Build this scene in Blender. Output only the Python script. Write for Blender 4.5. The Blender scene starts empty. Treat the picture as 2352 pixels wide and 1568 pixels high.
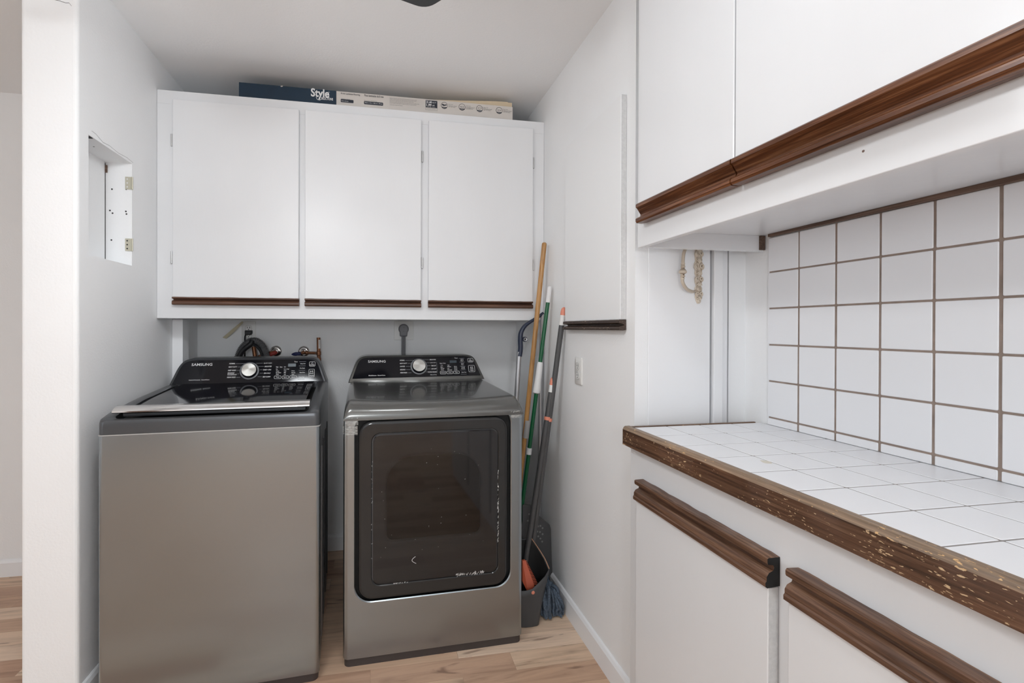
import bpy, bmesh, math, random
from math import sin, cos, pi, radians, sqrt
from mathutils import Vector, Matrix
random.seed(7)
S = bpy.context.scene
C = S.collection
V = Vector

# ------------------------------------------------------------------ camera
F_PX, CX, CY, CAM_H = 1083.5, 1064.77, 756.96, 1.235
YAW, PIT, ROL = radians(10.4238), radians(-.2071), radians(.1595)
_fw = V((sin(YAW)*cos(PIT), cos(YAW)*cos(PIT), sin(PIT)))
_rt0 = V((cos(YAW), -sin(YAW), 0)); _up0 = _rt0.cross(_fw)
_rt = cos(ROL)*_rt0 + sin(ROL)*_up0; _up = -sin(ROL)*_rt0 + cos(ROL)*_up0
cd = bpy.data.cameras.new('camera'); cam = bpy.data.objects.new('camera', cd); C.objects.link(cam)
cd.sensor_width = 36; cd.sensor_fit = 'HORIZONTAL'; cd.lens = F_PX/2352*36
cd.shift_x = (1176-CX)/2352; cd.shift_y = -(784-CY)/2352; cd.clip_start = .02
cam.matrix_world = Matrix(((_rt.x, _up.x, -_fw.x, 0), (_rt.y, _up.y, -_fw.y, 0), (_rt.z, _up.z, -_fw.z, CAM_H), (0, 0, 0, 1)))
S.camera = cam

def ray(x, y): return _rt*((x-CX)/F_PX) - _up*((y-CY)/F_PX) + _fw
def atY(x, y, Y):            # the world point seen at a photo pixel, on the vertical plane at depth Y
    d = ray(x, y); return V((0, 0, CAM_H)) + d*(Y/d.y)
def atX(x, y, X):
    d = ray(x, y); return V((0, 0, CAM_H)) + d*(X/d.x)

# ------------------------------------------------------------------ materials
def srgb(r, g, b):
    f = lambda c: (c/255/12.92) if c/255 <= .04045 else ((c/255+.055)/1.055)**2.4
    return (f(r), f(g), f(b), 1)
def new_mat(name):
    m = bpy.data.materials.new(name); m.use_nodes = True
    return m, m.node_tree.nodes, m.node_tree.links, m.node_tree.nodes['Principled BSDF']
def coords(N, L, scale, kind='Object'):
    tc = N.new('ShaderNodeTexCoord'); mp = N.new('ShaderNodeMapping'); mp.inputs['Scale'].default_value = scale
    L.new(tc.outputs[kind], mp.inputs['Vector']); return mp
def noise(N, L, vec, scale, detail=4, rough=.5, dist=0):
    n = N.new('ShaderNodeTexNoise'); n.inputs['Scale'].default_value = scale; n.inputs['Detail'].default_value = detail
    n.inputs['Roughness'].default_value = rough; n.inputs['Distortion'].default_value = dist
    L.new(vec, n.inputs['Vector']); return n
def ramp(N, L, fac, stops):
    r = N.new('ShaderNodeValToRGB'); e = r.color_ramp.elements
    e[0].position, e[0].color = stops[0]; e[1].position, e[1].color = stops[-1]
    for p, c in stops[1:-1]:
        q = e.new(p); q.color = c
    L.new(fac, r.inputs['Fac']); return r
def mixc(N, L, fac, a, b, mode='MIX'):
    m = N.new('ShaderNodeMix'); m.data_type = 'RGBA'; m.blend_type = mode
    for s, v in ((0, fac), (6, a), (7, b)):
        if hasattr(v, 'node'): L.new(v, m.inputs[s])
        else: m.inputs[s].default_value = v
    return m.outputs[2]
def bump(N, L, h, strength, dist, bsdf):
    b = N.new('ShaderNodeBump'); b.inputs['Strength'].default_value = strength; b.inputs['Distance'].default_value = dist
    L.new(h, b.inputs['Height']); L.new(b.outputs['Normal'], bsdf.inputs['Normal'])
def plain(name, col, rough=.5, metal=0, bscale=0, bstr=.1, bdist=.001, coat=0, var=0, stretch=(1, 1, 1), vscale=6, spec=None):
    m, N, L, P = new_mat(name)
    P.inputs['Base Color'].default_value = col; P.inputs['Roughness'].default_value = rough; P.inputs['Metallic'].default_value = metal
    P.inputs['Coat Weight'].default_value = coat; P.inputs['Coat Roughness'].default_value = .05
    if spec is not None: P.inputs['Specular IOR Level'].default_value = spec
    if bscale or var: mp = coords(N, L, stretch)
    if var:
        n = noise(N, L, mp.outputs[0], vscale, 5)
        lo = tuple(c*(1-var) for c in col[:3])+(1,); hi = tuple(min(1, c*(1+var)) for c in col[:3])+(1,)
        r = ramp(N, L, n.outputs['Fac'], [(.3, lo), (.7, hi)]); L.new(r.outputs[0], P.inputs['Base Color'])
    if bscale:
        n = noise(N, L, mp.outputs[0], bscale, 3); bump(N, L, n.outputs['Fac'], bstr, bdist, P)
    return m
def wood(name, axis, dark, mid, light, chips=0, rough=.42, chipcol=srgb(205, 165, 115), gscale=1.0):
    m, N, L, P = new_mat(name)
    sc = [190*gscale]*3; sc[axis] = 5.0*gscale
    mp = coords(N, L, sc)
    n1 = noise(N, L, mp.outputs[0], 1.0, 6, .6, .6)
    r = ramp(N, L, n1.outputs['Fac'], [(.25, dark), (.5, mid), (.78, light)])
    col = r.outputs[0]
    sc2 = [9]*3; sc2[axis] = 2; mp2 = coords(N, L, sc2); n2 = noise(N, L, mp2.outputs[0], 1.0, 3)
    r2 = ramp(N, L, n2.outputs['Fac'], [(.3, (.55, .55, .55, 1)), (.7, (1.15, 1.1, 1.05, 1))])
    col = mixc(N, L, 1.0, col, r2.outputs[0], 'MULTIPLY')
    if chips:
        sc3 = [300]*3; sc3[axis] = 95; mp3 = coords(N, L, sc3)
        n3 = noise(N, L, mp3.outputs[0], 1.0, 2, .5, .4)
        mp4 = coords(N, L, (7, 7, 7)); n4 = noise(N, L, mp4.outputs[0], 1.0, 2)
        a = N.new('ShaderNodeMath'); a.operation = 'MULTIPLY_ADD'; a.inputs[1].default_value = .32; L.new(n4.outputs['Fac'], a.inputs[0]); L.new(n3.outputs['Fac'], a.inputs[2])
        r3 = ramp(N, L, a.outputs[0], [(.86-chips, (0, 0, 0, 1)), (.89-chips, (1, 1, 1, 1))])
        col = mixc(N, L, r3.outputs[0], col, chipcol)
    L.new(col, P.inputs['Base Color']); P.inputs['Roughness'].default_value = rough
    bump(N, L, n1.outputs['Fac'], .35, .0012, P)
    return m

M = {}
M['wall'] = plain('wall_paint', srgb(241, 242, 243), .62, bscale=130, bstr=.3, bdist=.002, var=.015, vscale=3)
M['ceiling'] = plain('ceiling_paint', srgb(240, 241, 242), .8, bscale=110, bstr=.35, bdist=.002)
M['trim'] = plain('trim_paint', srgb(240, 241, 243), .38, bscale=60, bstr=.1, bdist=.001)
M['cab'] = plain('cabinet_paint', srgb(226, 227, 229), .36, bscale=90, bstr=.14, bdist=.0012, stretch=(1, 1, .35), var=.012)
M['cabwall'] = plain('closet_paint', srgb(239, 240, 241), .4, bscale=90, bstr=.12, bdist=.0012)
M['cabgloss'] = plain('glossy_cabinet_paint', srgb(228, 229, 231), .24, bscale=45, bstr=.16, bdist=.0015, stretch=(1, 1, .25), var=.012)
M['edge'] = plain('rough_board_edge', srgb(205, 205, 205), .8, bscale=260, bstr=.6, bdist=.0015, var=.06, vscale=120)
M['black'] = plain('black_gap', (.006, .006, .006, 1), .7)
M['dark'] = plain('dark_gap', (.03, .03, .032, 1), .8)
M['tile'] = plain('white_glazed_tile', srgb(236, 237, 240), .34, bscale=14, bstr=.05, bdist=.002)
M['grout'] = plain('brown_grout', srgb(146, 130, 120), .9, bscale=300, bstr=.4, var=.15, vscale=30)
M['groutgrey'] = plain('grey_grout', srgb(150, 145, 142), .9, bscale=300, bstr=.3, var=.12, vscale=20)
M['grouttan'] = plain('counter_base', srgb(170, 160, 150), .9)
M['pullY'] = wood('dark_stained_moulding_side', 1, srgb(56, 36, 25), srgb(104, 74, 56), srgb(158, 124, 100), .0)
M['pullX'] = wood('dark_stained_moulding_back', 0, srgb(52, 32, 22), srgb(92, 62, 46), srgb(128, 92, 70), .0)
M['pullD'] = wood('dark_worn_pull', 1, srgb(30, 22, 18), srgb(60, 46, 38), srgb(92, 74, 62), .035, chipcol=srgb(170, 150, 130))
M['pullR'] = wood('red_brown_moulding', 1, srgb(56, 27, 11), srgb(100, 58, 31), srgb(158, 112, 78), .0, rough=.3)
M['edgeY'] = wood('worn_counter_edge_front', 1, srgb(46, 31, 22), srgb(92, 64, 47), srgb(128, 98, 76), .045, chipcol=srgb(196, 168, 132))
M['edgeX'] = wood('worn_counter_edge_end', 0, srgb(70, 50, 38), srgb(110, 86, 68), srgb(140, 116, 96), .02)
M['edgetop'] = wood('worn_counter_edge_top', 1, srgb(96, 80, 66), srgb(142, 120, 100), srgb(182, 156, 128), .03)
M['rawwood'] = wood('raw_brown_strip', 1, srgb(70, 52, 42), srgb(112, 90, 78), srgb(140, 118, 104), .0, rough=.8)
M['pole'] = wood('varnished_pole', 2, srgb(160, 110, 58), srgb(200, 150, 90), srgb(224, 184, 130), 0, rough=.35)
def steel(name, col, rough, axis=0, bs=.03, metal=1.0):
    m, N, L, P = new_mat(name)
    sc = [1500]*3; sc[axis] = 12
    mp = coords(N, L, sc); n = noise(N, L, mp.outputs[0], 1.0, 2)
    r = ramp(N, L, n.outputs['Fac'], [(.3, tuple(c*.975 for c in col[:3])+(1,)), (.7, tuple(c*1.025 for c in col[:3])+(1,))])
    L.new(r.outputs[0], P.inputs['Base Color']); P.inputs['Metallic'].default_value = metal; P.inputs['Roughness'].default_value = rough
    P.inputs['Anisotropic'].default_value = .5
    bump(N, L, n.outputs['Fac'], bs, .0004, P)
    return m
M['steel'] = steel('brushed_steel', (.335, .37, .395, 1), .27)
M['steelside'] = plain('painted_grey_side', srgb(104, 104, 106), .3, .5)
M['greyplast'] = plain('metallic_grey_paint', srgb(88, 90, 93), .3, .6, bscale=900, bstr=.04)
M['dryertop'] = plain('warm_metallic_grey_paint', srgb(104, 104, 102), .2, .6, coat=.4, bscale=900, bstr=.03)
M['chrome'] = plain('polished_chrome', (.78, .75, .73, 1), .1, 1)
M['knob'] = steel('spun_knob', (.55, .55, .53, 1), .25)
M['gloss'] = plain('gloss_black_panel', (.006, .006, .009, 1), .07, spec=.28)
M['smoke'] = plain('smoked_door_frame', (.024, .024, .024, 1), .1, spec=.4)
M['kick'] = plain('dark_plinth', srgb(62, 56, 55), .45)
M['print'] = plain('white_print', srgb(225, 225, 225), .5)
M['printgrey'] = plain('grey_print', srgb(150, 152, 156), .5)
M['printdark'] = plain('dark_print', srgb(42, 46, 56), .7)
M['display'] = plain('unlit_display', srgb(62, 74, 82), .2)
M['liner'] = plain('dark_drum_liner', (.20, .20, .205, 1), .35)
m, N, L, P = new_mat('dark_door_glass'); M['glass'] = m
_o = N['Material Output']; tr = N.new('ShaderNodeBsdfTransparent'); tr.inputs[0].default_value = (.34, .34, .35, 1)
gl = N.new('ShaderNodeBsdfGlossy'); gl.inputs['Roughness'].default_value = .045; gl.inputs[0].default_value = (1, 1, 1, 1)
fr = N.new('ShaderNodeFresnel'); fr.inputs['IOR'].default_value = 1.5; ms = N.new('ShaderNodeMixShader')
L.new(fr.outputs[0], ms.inputs[0]); L.new(tr.outputs[0], ms.inputs[1]); L.new(gl.outputs[0], ms.inputs[2]); L.new(ms.outputs[0], _o.inputs['Surface'])
m, N, L, P = new_mat('clear_tape'); M['tape'] = m
P.inputs['Base Color'].default_value = srgb(215, 215, 210); P.inputs['Roughness'].default_value = .3; P.inputs['Alpha'].default_value = .55
mp = coords(N, L, (60, 60, 300)); n = noise(N, L, mp.outputs[0], 1.0, 4); bump(N, L, n.outputs['Fac'], .9, .003, P)
r = ramp(N, L, n.outputs['Fac'], [(.35, (.08, .08, .08, 1)), (.65, (.6, .6, .6, 1))]); L.new(r.outputs[0], P.inputs['Alpha'])
M['masking'] = plain('masking_tape', srgb(196, 186, 160), .8)
M['rubber'] = plain('black_rubber', srgb(40, 40, 42), .5)
M['hosegrey'] = plain('grey_hose', srgb(92, 92, 94), .45)
M['cordgrey'] = plain('grey_cord', srgb(122, 122, 126), .5)
M['plate'] = plain('white_plate', srgb(226, 226, 224), .35)
M['copper'] = plain('aged_copper', srgb(140, 96, 70), .42, .75, var=.25, vscale=40)
M['red'] = plain('red_valve_paint', srgb(150, 46, 36), .45)
M['blue'] = plain('blue_valve_paint', srgb(38, 44, 92), .45)
M['label'] = plain('white_paper_label', srgb(215, 212, 208), .7)
M['brass'] = plain('cream_painted_hinge', srgb(200, 196, 178), .4, .3)
M['hinge'] = plain('white_painted_hinge', srgb(205, 205, 205), .3, .4)
M['navy'] = plain('navy_plastic', srgb(38, 46, 66), .38)
M['alu'] = plain('silver_tube', srgb(190, 191, 194), .35, .7)
M['green'] = plain('green_pole', srgb(10, 88, 52), .3)
M['whitegrip'] = plain('white_grip', srgb(226, 226, 226), .5, bscale=220, bstr=.4)
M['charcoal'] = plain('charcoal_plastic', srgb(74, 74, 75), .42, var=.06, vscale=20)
M['charcoal2'] = plain('charcoal_dustpan', srgb(66, 67, 69), .5, bscale=150, bstr=.15)
M['coral'] = plain('coral_plastic', srgb(220, 138, 114), .45)
M['rim'] = plain('tan_rim', srgb(186, 140, 112), .5)
M['comb'] = plain('coral_comb', srgb(206, 100, 70), .5)
M['dots'] = plain('light_grey_dots', srgb(128, 128, 128), .6)  # pale discs painted as light spots in the dotted shadow
M['yarn1'] = plain('blue_grey_yarn', srgb(72, 84, 98), .9, var=.5, vscale=160)
M['card'] = plain('white_carton', srgb(206, 200, 194), .75, var=.03)
M['cardtan'] = plain('tan_carton', srgb(208, 190, 162), .85, var=.04)
M['cartonnavy'] = plain('navy_carton', srgb(15, 42, 62), .6, var=.12, vscale=12)
m, N, L, P = new_mat('antique_ivory_relief'); M['antique'] = m
ge = N.new('ShaderNodeNewGeometry'); r = ramp(N, L, ge.outputs['Pointiness'], [(.43, srgb(70, 54, 40)), (.493, srgb(122, 103, 83)), (.512, srgb(162, 144, 122)), (.57, srgb(208, 196, 180))]); L.new(r.outputs[0], P.inputs['Base Color'])  # darker in crevices, lighter on ridges
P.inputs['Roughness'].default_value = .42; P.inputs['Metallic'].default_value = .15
M['fan'] = plain('dark_bronze_fan', srgb(52, 54, 56), .45)
M['sleeve'] = plain('grey_sleeve', srgb(176, 174, 172), .5)
m, N, L, P = new_mat('lamp_dome'); M['lamp'] = m
P.inputs['Base Color'].default_value = (.9, .9, .9, 1); P.inputs['Emission Color'].default_value = (.94, .975, 1, 1); P.inputs['Emission Strength'].default_value = 36
m, N, L, P = new_mat('fill_globe'); M['globe'] = m  # glow of the added fill lamp
P.inputs['Base Color'].default_value = (.9, .9, .9, 1); P.inputs['Emission Color'].default_value = (.93, .97, 1, 1); P.inputs['Emission Strength'].default_value = 58
m, N, L, P = new_mat('lamp_diffuser'); M['diffuser'] = m
P.inputs['Base Color'].default_value = (.9, .9, .9, 1); P.inputs['Emission Color'].default_value = (.93, .97, 1, 1); P.inputs['Emission Strength'].default_value = 15
# laminate floor: strips running along X
m, N, L, P = new_mat('oak_laminate'); M['floor'] = m
tc = N.new('ShaderNodeTexCoord'); mp = N.new('ShaderNodeMapping'); mp.inputs['Location'].default_value = (.02, -1.732+.095*40, 0)
L.new(tc.outputs['Object'], mp.inputs['Vector'])
bk = N.new('ShaderNodeTexBrick'); bk.offset = .38; bk.offset_frequency = 2; bk.squash = 1
for k, v in (('Color1', (0, 0, 0, 1)), ('Color2', (1, 1, 1, 1)), ('Mortar', (.5, .5, .5, 1)), ('Scale', 1.0), ('Mortar Size', .0006), ('Brick Width', .52), ('Row Height', .095)): bk.inputs[k].default_value = v
L.new(mp.outputs[0], bk.inputs['Vector'])
tone = ramp(N, L, bk.outputs['Color'], [(0, srgb(186, 150, 126)), (.35, srgb(206, 174, 148)), (.65, srgb(218, 190, 164)), (1, srgb(228, 204, 182))])
wn = N.new('ShaderNodeTexWhiteNoise'); wn.noise_dimensions = '3D'; L.new(bk.outputs['Color'], wn.inputs['Vector'])
va = N.new('ShaderNodeVectorMath'); va.operation = 'SCALE'; va.inputs['Scale'].default_value = 4.0; L.new(wn.outputs['Color'], va.inputs[0])
vb = N.new('ShaderNodeVectorMath'); vb.operation = 'ADD'; L.new(va.outputs[0], vb.inputs[0]); L.new(tc.outputs['Object'], vb.inputs[1])
m2 = N.new('ShaderNodeMapping'); m2.inputs['Scale'].default_value = (2.2, 26, 1); L.new(vb.outputs[0], m2.inputs['Vector'])
g1 = noise(N, L, m2.outputs[0], 1.0, 6, .62, 1.2)
gr = ramp(N, L, g1.outputs['Fac'], [(.28, (.55, .5, .47, 1)), (.42, (.88, .86, .84, 1)), (.6, (1.05, 1.04, 1.02, 1)), (.75, (.92, .9, .88, 1))])
col = mixc(N, L, 1.0, tone.outputs[0], gr.outputs[0], 'MULTIPLY')
m3 = N.new('ShaderNodeMapping'); m3.inputs['Scale'].default_value = (1.2, 9, 1); L.new(vb.outputs[0], m3.inputs['Vector'])
g2 = noise(N, L, m3.outputs[0], 1.3, 4, .55, 2.2)
st = ramp(N, L, g2.outputs['Fac'], [(.30, (.42, .37, .36, 1)), (.345, (.9, .9, .9, 1)), (.36, (1, 1, 1, 1))])
col = mixc(N, L, .8, col, st.outputs[0], 'MULTIPLY')
m4 = N.new('ShaderNodeMapping'); m4.inputs['Scale'].default_value = (3.2, 8, 1); L.new(vb.outputs[0], m4.inputs['Vector'])
vo = N.new('ShaderNodeTexVoronoi'); vo.inputs['Scale'].default_value = 1.0; L.new(m4.outputs[0], vo.inputs['Vector'])
kn = ramp(N, L, vo.outputs['Distance'], [(.02, (.4, .36, .35, 1)), (.1, (.85, .84, .84, 1)), (.16, (1, 1, 1, 1))])
col = mixc(N, L, .8, col, kn.outputs[0], 'MULTIPLY')
sm = ramp(N, L, bk.outputs['Fac'], [(0, (1, 1, 1, 1)), (1, (.6, .55, .52, 1))]); col = mixc(N, L, 1.0, col, sm.outputs[0], 'MULTIPLY')
L.new(col, P.inputs['Base Color']); P.inputs['Roughness'].default_value = .42
bump(N, L, g1.outputs['Fac'], .12, .0008, P)

# ------------------------------------------------------------------ mesh helpers
def BM(): return bmesh.new()
def quad(bm, vs, mi=0):
    f = bm.faces.new(vs); f.material_index = mi; return f
def box(bm, x0, x1, y0, y1, z0, z1, mi=0):
    v = [bm.verts.new(p) for p in ((x0,y0,z0),(x1,y0,z0),(x1,y1,z0),(x0,y1,z0),(x0,y0,z1),(x1,y0,z1),(x1,y1,z1),(x0,y1,z1))]
    for i in ((3,2,1,0),(4,5,6,7),(0,1,5,4),(1,2,6,5),(2,3,7,6),(3,0,4,7)): quad(bm, [v[k] for k in i], mi)
    return v
def loft(bm, loops, cap0=True, cap1=True, closed=True, mi=0):
    rows = [[bm.verts.new(p) for p in lp] for lp in loops]
    n = len(rows[0])
    for a, b in zip(rows, rows[1:]):
        for i in range(n if closed else n-1):
            j = (i+1) % n; quad(bm, (a[i], a[j], b[j], b[i]), mi)
    if cap0: quad(bm, rows[0][::-1], mi)
    if cap1: quad(bm, rows[-1], mi)
    return rows
def rrect(x0, x1, y0, y1, r, k=6):
    if not isinstance(r, (list, tuple)): r = [r]*4
    out = []
    for (cx, cy, a0), q in zip((((x0), (y0), pi), (x1, y0, 1.5*pi), (x1, y1, 0), (x0, y1, .5*pi)), r):
        sx = q if cx == x0 else -q; sy = q if cy == y0 else -q
        for i in range(k+1):
            a = a0 + i/k*pi/2; out.append((cx+sx+q*cos(a), cy+sy+q*sin(a)))
    return out
def round_poly(pts, rad, k=5):
    out = []; n = len(pts)
    for i in range(n):
        p = V(pts[i]); a = V(pts[i-1]); b = V(pts[(i+1) % n]); r = rad[i] if isinstance(rad, (list, tuple)) else rad
        if r <= 0: out.append((p.x, p.y)); continue
        d1 = (a-p); d2 = (b-p); r1 = min(r, d1.length*.48); r2 = min(r, d2.length*.48)
        s = p+d1.normalized()*r1; e = p+d2.normalized()*r2
        for j in range(k+1):
            t = j/k; q = s*(1-t)**2 + p*2*t*(1-t) + e*t*t; out.append((q.x, q.y))
    return out
def frame_to(d):
    d = V(d).normalized(); a = V((0, 0, 1)) if abs(d.z) < .9 else V((1, 0, 0))
    u = d.cross(a).normalized(); return u, d.cross(u).normalized()
def tube(bm, pts, r, seg=12, caps=True, mi=0, flat=1.0):
    pts = [V(p) for p in pts]; n = len(pts); loops = []; u = None
    for i, p in enumerate(pts):
        d = (pts[min(i+1, n-1)]-pts[max(i-1, 0)]).normalized()
        if u is None: u, w = frame_to(d)
        else:
            u = (u - d*u.dot(d)).normalized(); w = d.cross(u)
        q = r[i] if isinstance(r, (list, tuple)) else r
        loops.append([p + u*(q*cos(2*pi*k/seg)) + w*(q*flat*sin(2*pi*k/seg)) for k in range(seg)])
    return loft(bm, loops, caps, caps, True, mi)
def lathe(bm, prof, o, axis, seg=28, mi=0):
    o = V(o); d = V(axis).normalized(); u, w = frame_to(d)
    loft(bm, [[o + d*h + u*(max(r, 1e-5)*cos(2*pi*k/seg)) + w*(max(r, 1e-5)*sin(2*pi*k/seg)) for k in range(seg)] for r, h in prof], True, True, True, mi)
def sphere(bm, c, r, sc=(1, 1, 1), seg=14, mi=0):
    n = seg//2; lathe_pts = []
    loops = []
    for i in range(n+1):
        a = -pi/2 + pi*i/n
        loops.append([V(c)+V((r*sc[0]*max(cos(a), 1e-3)*cos(2*pi*k/seg), r*sc[1]*max(cos(a), 1e-3)*sin(2*pi*k/seg), r*sc[2]*sin(a))) for k in range(seg)])
    loft(bm, loops, True, True, True, mi)
def bez(p, n=16):
    p = [V(q) for q in p]; out = []
    for i in range(n+1):
        t = i/n; q = [x.copy() for x in p]
        while len(q) > 1: q = [q[j]*(1-t)+q[j+1]*t for j in range(len(q)-1)]
        out.append(q[0])
    return out
def smooth_path(p, n=8):                       # Catmull-Rom through the points
    p = [V(q) for q in p]; q = [p[0]*2-p[1]]+p+[p[-1]*2-p[-2]]; out = []
    for i in range(1, len(q)-2):
        for j in range(n):
            t = j/n; a, b, c, d = q[i-1:i+3]
            out.append(.5*((2*b)+(c-a)*t+(2*a-5*b+4*c-d)*t*t+(3*b-a-3*c+d)*t**3))
    return out+[p[-1]]
WORLD = set()
def make(name, bm, mats, parent=None, smooth=False, bevel=0, segs=2, angle=40):
    bmesh.ops.recalc_face_normals(bm, faces=bm.faces[:])
    me = bpy.data.meshes.new(name); bm.to_mesh(me); bm.free()
    for q in (mats if isinstance(mats, (list, tuple)) else [mats]): me.materials.append(M[q] if isinstance(q, str) else q)
    o = bpy.data.objects.new(name, me); C.objects.link(o)
    if smooth:
        me.polygons.foreach_set('use_smooth', [True]*len(me.polygons)); me.set_sharp_from_angle(angle=radians(angle))
    if bevel:
        b = o.modifiers.new('bevel', 'BEVEL'); b.width = bevel; b.segments = segs; b.limit_method = 'ANGLE'; b.angle_limit = radians(35)
    if parent is not None:
        o.parent = parent
        if parent.name in WORLD: o.matrix_parent_inverse = parent.matrix_basis.inverted()
    return o
def tag(o, label, cat, group=None, kind=None):
    o['label'] = label; o['category'] = cat
    if group: o['group'] = group
    if kind: o['kind'] = kind
    return o
def thing(name, label, cat, loc=(0, 0, 0), rz=0, group=None, world=True, kind=None):
    o = bpy.data.objects.new(name, None); C.objects.link(o); o.empty_display_size = .05
    o.location = loc; o.rotation_euler = (0, 0, rz)
    if world: WORLD.add(o.name)
    return tag(o, label, cat, group, kind)
def structure(name, bm, mats, label, cat, **k):
    return tag(make(name, bm, mats, **k), label, cat, kind='structure')
_fonts = {}
def text_into(bm, s, O, U, W, x0, x1, y, h=None, mi=0, bold=0, shear=0):
    """flat lettering between x0 and x1 on the plane O + U x + W y, centred on y"""
    if 'Q' in s: bold = 0
    key = (s, bold, shear)
    if key not in _fonts:
        cu = bpy.data.curves.new('lettering', 'FONT'); cu.body = s; cu.size = 1; cu.offset = bold; cu.shear = shear; cu.resolution_u = 3
        ob = bpy.data.objects.new('lettering', cu); me = ob.to_mesh()
        vs = [v.co.copy() for v in me.vertices]; fs = [list(p.vertices) for p in me.polygons]; ob.to_mesh_clear()
        bpy.data.objects.remove(ob); bpy.data.curves.remove(cu); _fonts[key] = (vs, fs)
    vs, fs = _fonts[key]
    a0 = min(v.x for v in vs); a1 = max(v.x for v in vs); b0 = min(v.y for v in vs); b1 = max(v.y for v in vs)
    k = (x1-x0)/(a1-a0); ky = (h/(b1-b0)) if h else k
    q = [bm.verts.new(V(O) + V(U)*(x0+(v.x-a0)*k) + V(W)*(y+(v.y-(b0+b1)/2)*ky)) for v in vs]
    for f in fs:
        try: quad(bm, [q[i] for i in f], mi)
        except ValueError: pass
def flat_rect(bm, O, U, W, x0, x1, y0, y1, mi=0):
    quad(bm, [bm.verts.new(V(O)+V(U)*a+V(W)*b) for a, b in ((x0, y0), (x1, y0), (x1, y1), (x0, y1))], mi)
def flat_ring(bm, O, U, W, x0, x1, y0, y1, r, t, mi=0, k=4):
    loft(bm, [[V(O)+V(U)*a+V(W)*b for a, b in rrect(x0, x1, y0, y1, r, k)], [V(O)+V(U)*a+V(W)*b for a, b in rrect(x0+t, x1-t, y0+t, y1-t, max(r-t, .0003), k)]], False, False, True, mi)
def flat_disc(bm, O, U, W, x, y, r, t=None, seg=24, mi=0, a0=0, a1=2*pi):
    U = V(U); W = V(W); O = V(O)
    if t is None:
        quad(bm, [bm.verts.new(O+U*(x+r*cos(a0+(a1-a0)*i/seg))+W*(y+r*sin(a0+(a1-a0)*i/seg))) for i in range(seg if a1-a0 > 6.28 else seg+1)], mi)
    else:
        loft(bm, [[O+U*(x+q*cos(2*pi*i/seg))+W*(y+q*sin(2*pi*i/seg)) for i in range(seg)] for q in (r, r-t)], False, False, True, mi)

# ------------------------------------------------------------------ the room
XL, XLO, XR, XT, YB, ZC = -.932, -1.09, .816, 1.225, 2.706, 2.39
YE = 1.400                                       # end face of the closet wall, where the counter stops
bm = BM(); box(bm, -3.3, 1.45, -2.9, YB+.1, -.06, 0); structure('floor', bm, 'floor', 'oak look laminate floor laid in short strips', 'floor')
bm = BM(); box(bm, -3.3, 1.45, -2.9, YB+.1, ZC, ZC+.06); structure('ceiling', bm, 'ceiling', 'white painted ceiling', 'ceiling')
bm = BM(); box(bm, -3.3, 1.45, YB, YB+.1, 0, ZC); structure('wall_back', bm, 'wall', 'white wall behind the washer and dryer', 'wall')
# left partition with an open niche
bm = BM()
NY0, NY1, NZ0, NZ1, NX = 1.748, 2.028, 1.472, 1.866, -1.024
arc = lambda cx, cy, a0: [(cx+.012*cos(a0+i*pi/8), cy+.012*sin(a0+i*pi/8)) for i in range(5)]
prof = arc(XLO+.012, 1.702, pi)+arc(XL-.012, 1.702, 1.5*pi)+[(XL, NY0), (XLO, NY0)]
loft(bm, [[(x, y, 0) for x, y in prof], [(x, y, ZC) for x, y in prof]])
box(bm, XLO, XL, NY0, NY1, 0, NZ0); box(bm, XLO, XL, NY0, NY1, NZ1, ZC); box(bm, XLO, NX, NY0, NY1-.0035, NZ0, NZ1)
box(bm, XLO, XL, NY1, YB, 0, ZC)
box(bm, NX-.02, NX+.001, NY1-.0034, NY1-.0002, NZ0, NZ1-.004, 1)            # dark joint in the niche corner
for x, z in ((-1.001, 1.764), (-.952, 1.767), (-1.008, 1.682), (-.999, 1.672), (-.953, 1.681), (-.951, 1.671), (-1.003, 1.569), (-.953, 1.571)):
    flat_disc(bm, (0, NY1-.0006, 0), (1, 0, 0), (0, 0, 1), x, z, .0032, seg=10, mi=1)
flat_disc(bm, (0, 0, NZ1-.0005), (1, 0, 0), (0, 1, 0), -.975, 1.86, .003, seg=8, mi=1)
box(bm, -.95, XL-.003, NY0+.012, NY0+.03, NZ1-.002, NZ1-.0005, 1); box(bm, NX+.0005, NX+.008, NY1-.004, NY1-.0005, NZ1-.04, NZ1-.012, 2)
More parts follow.
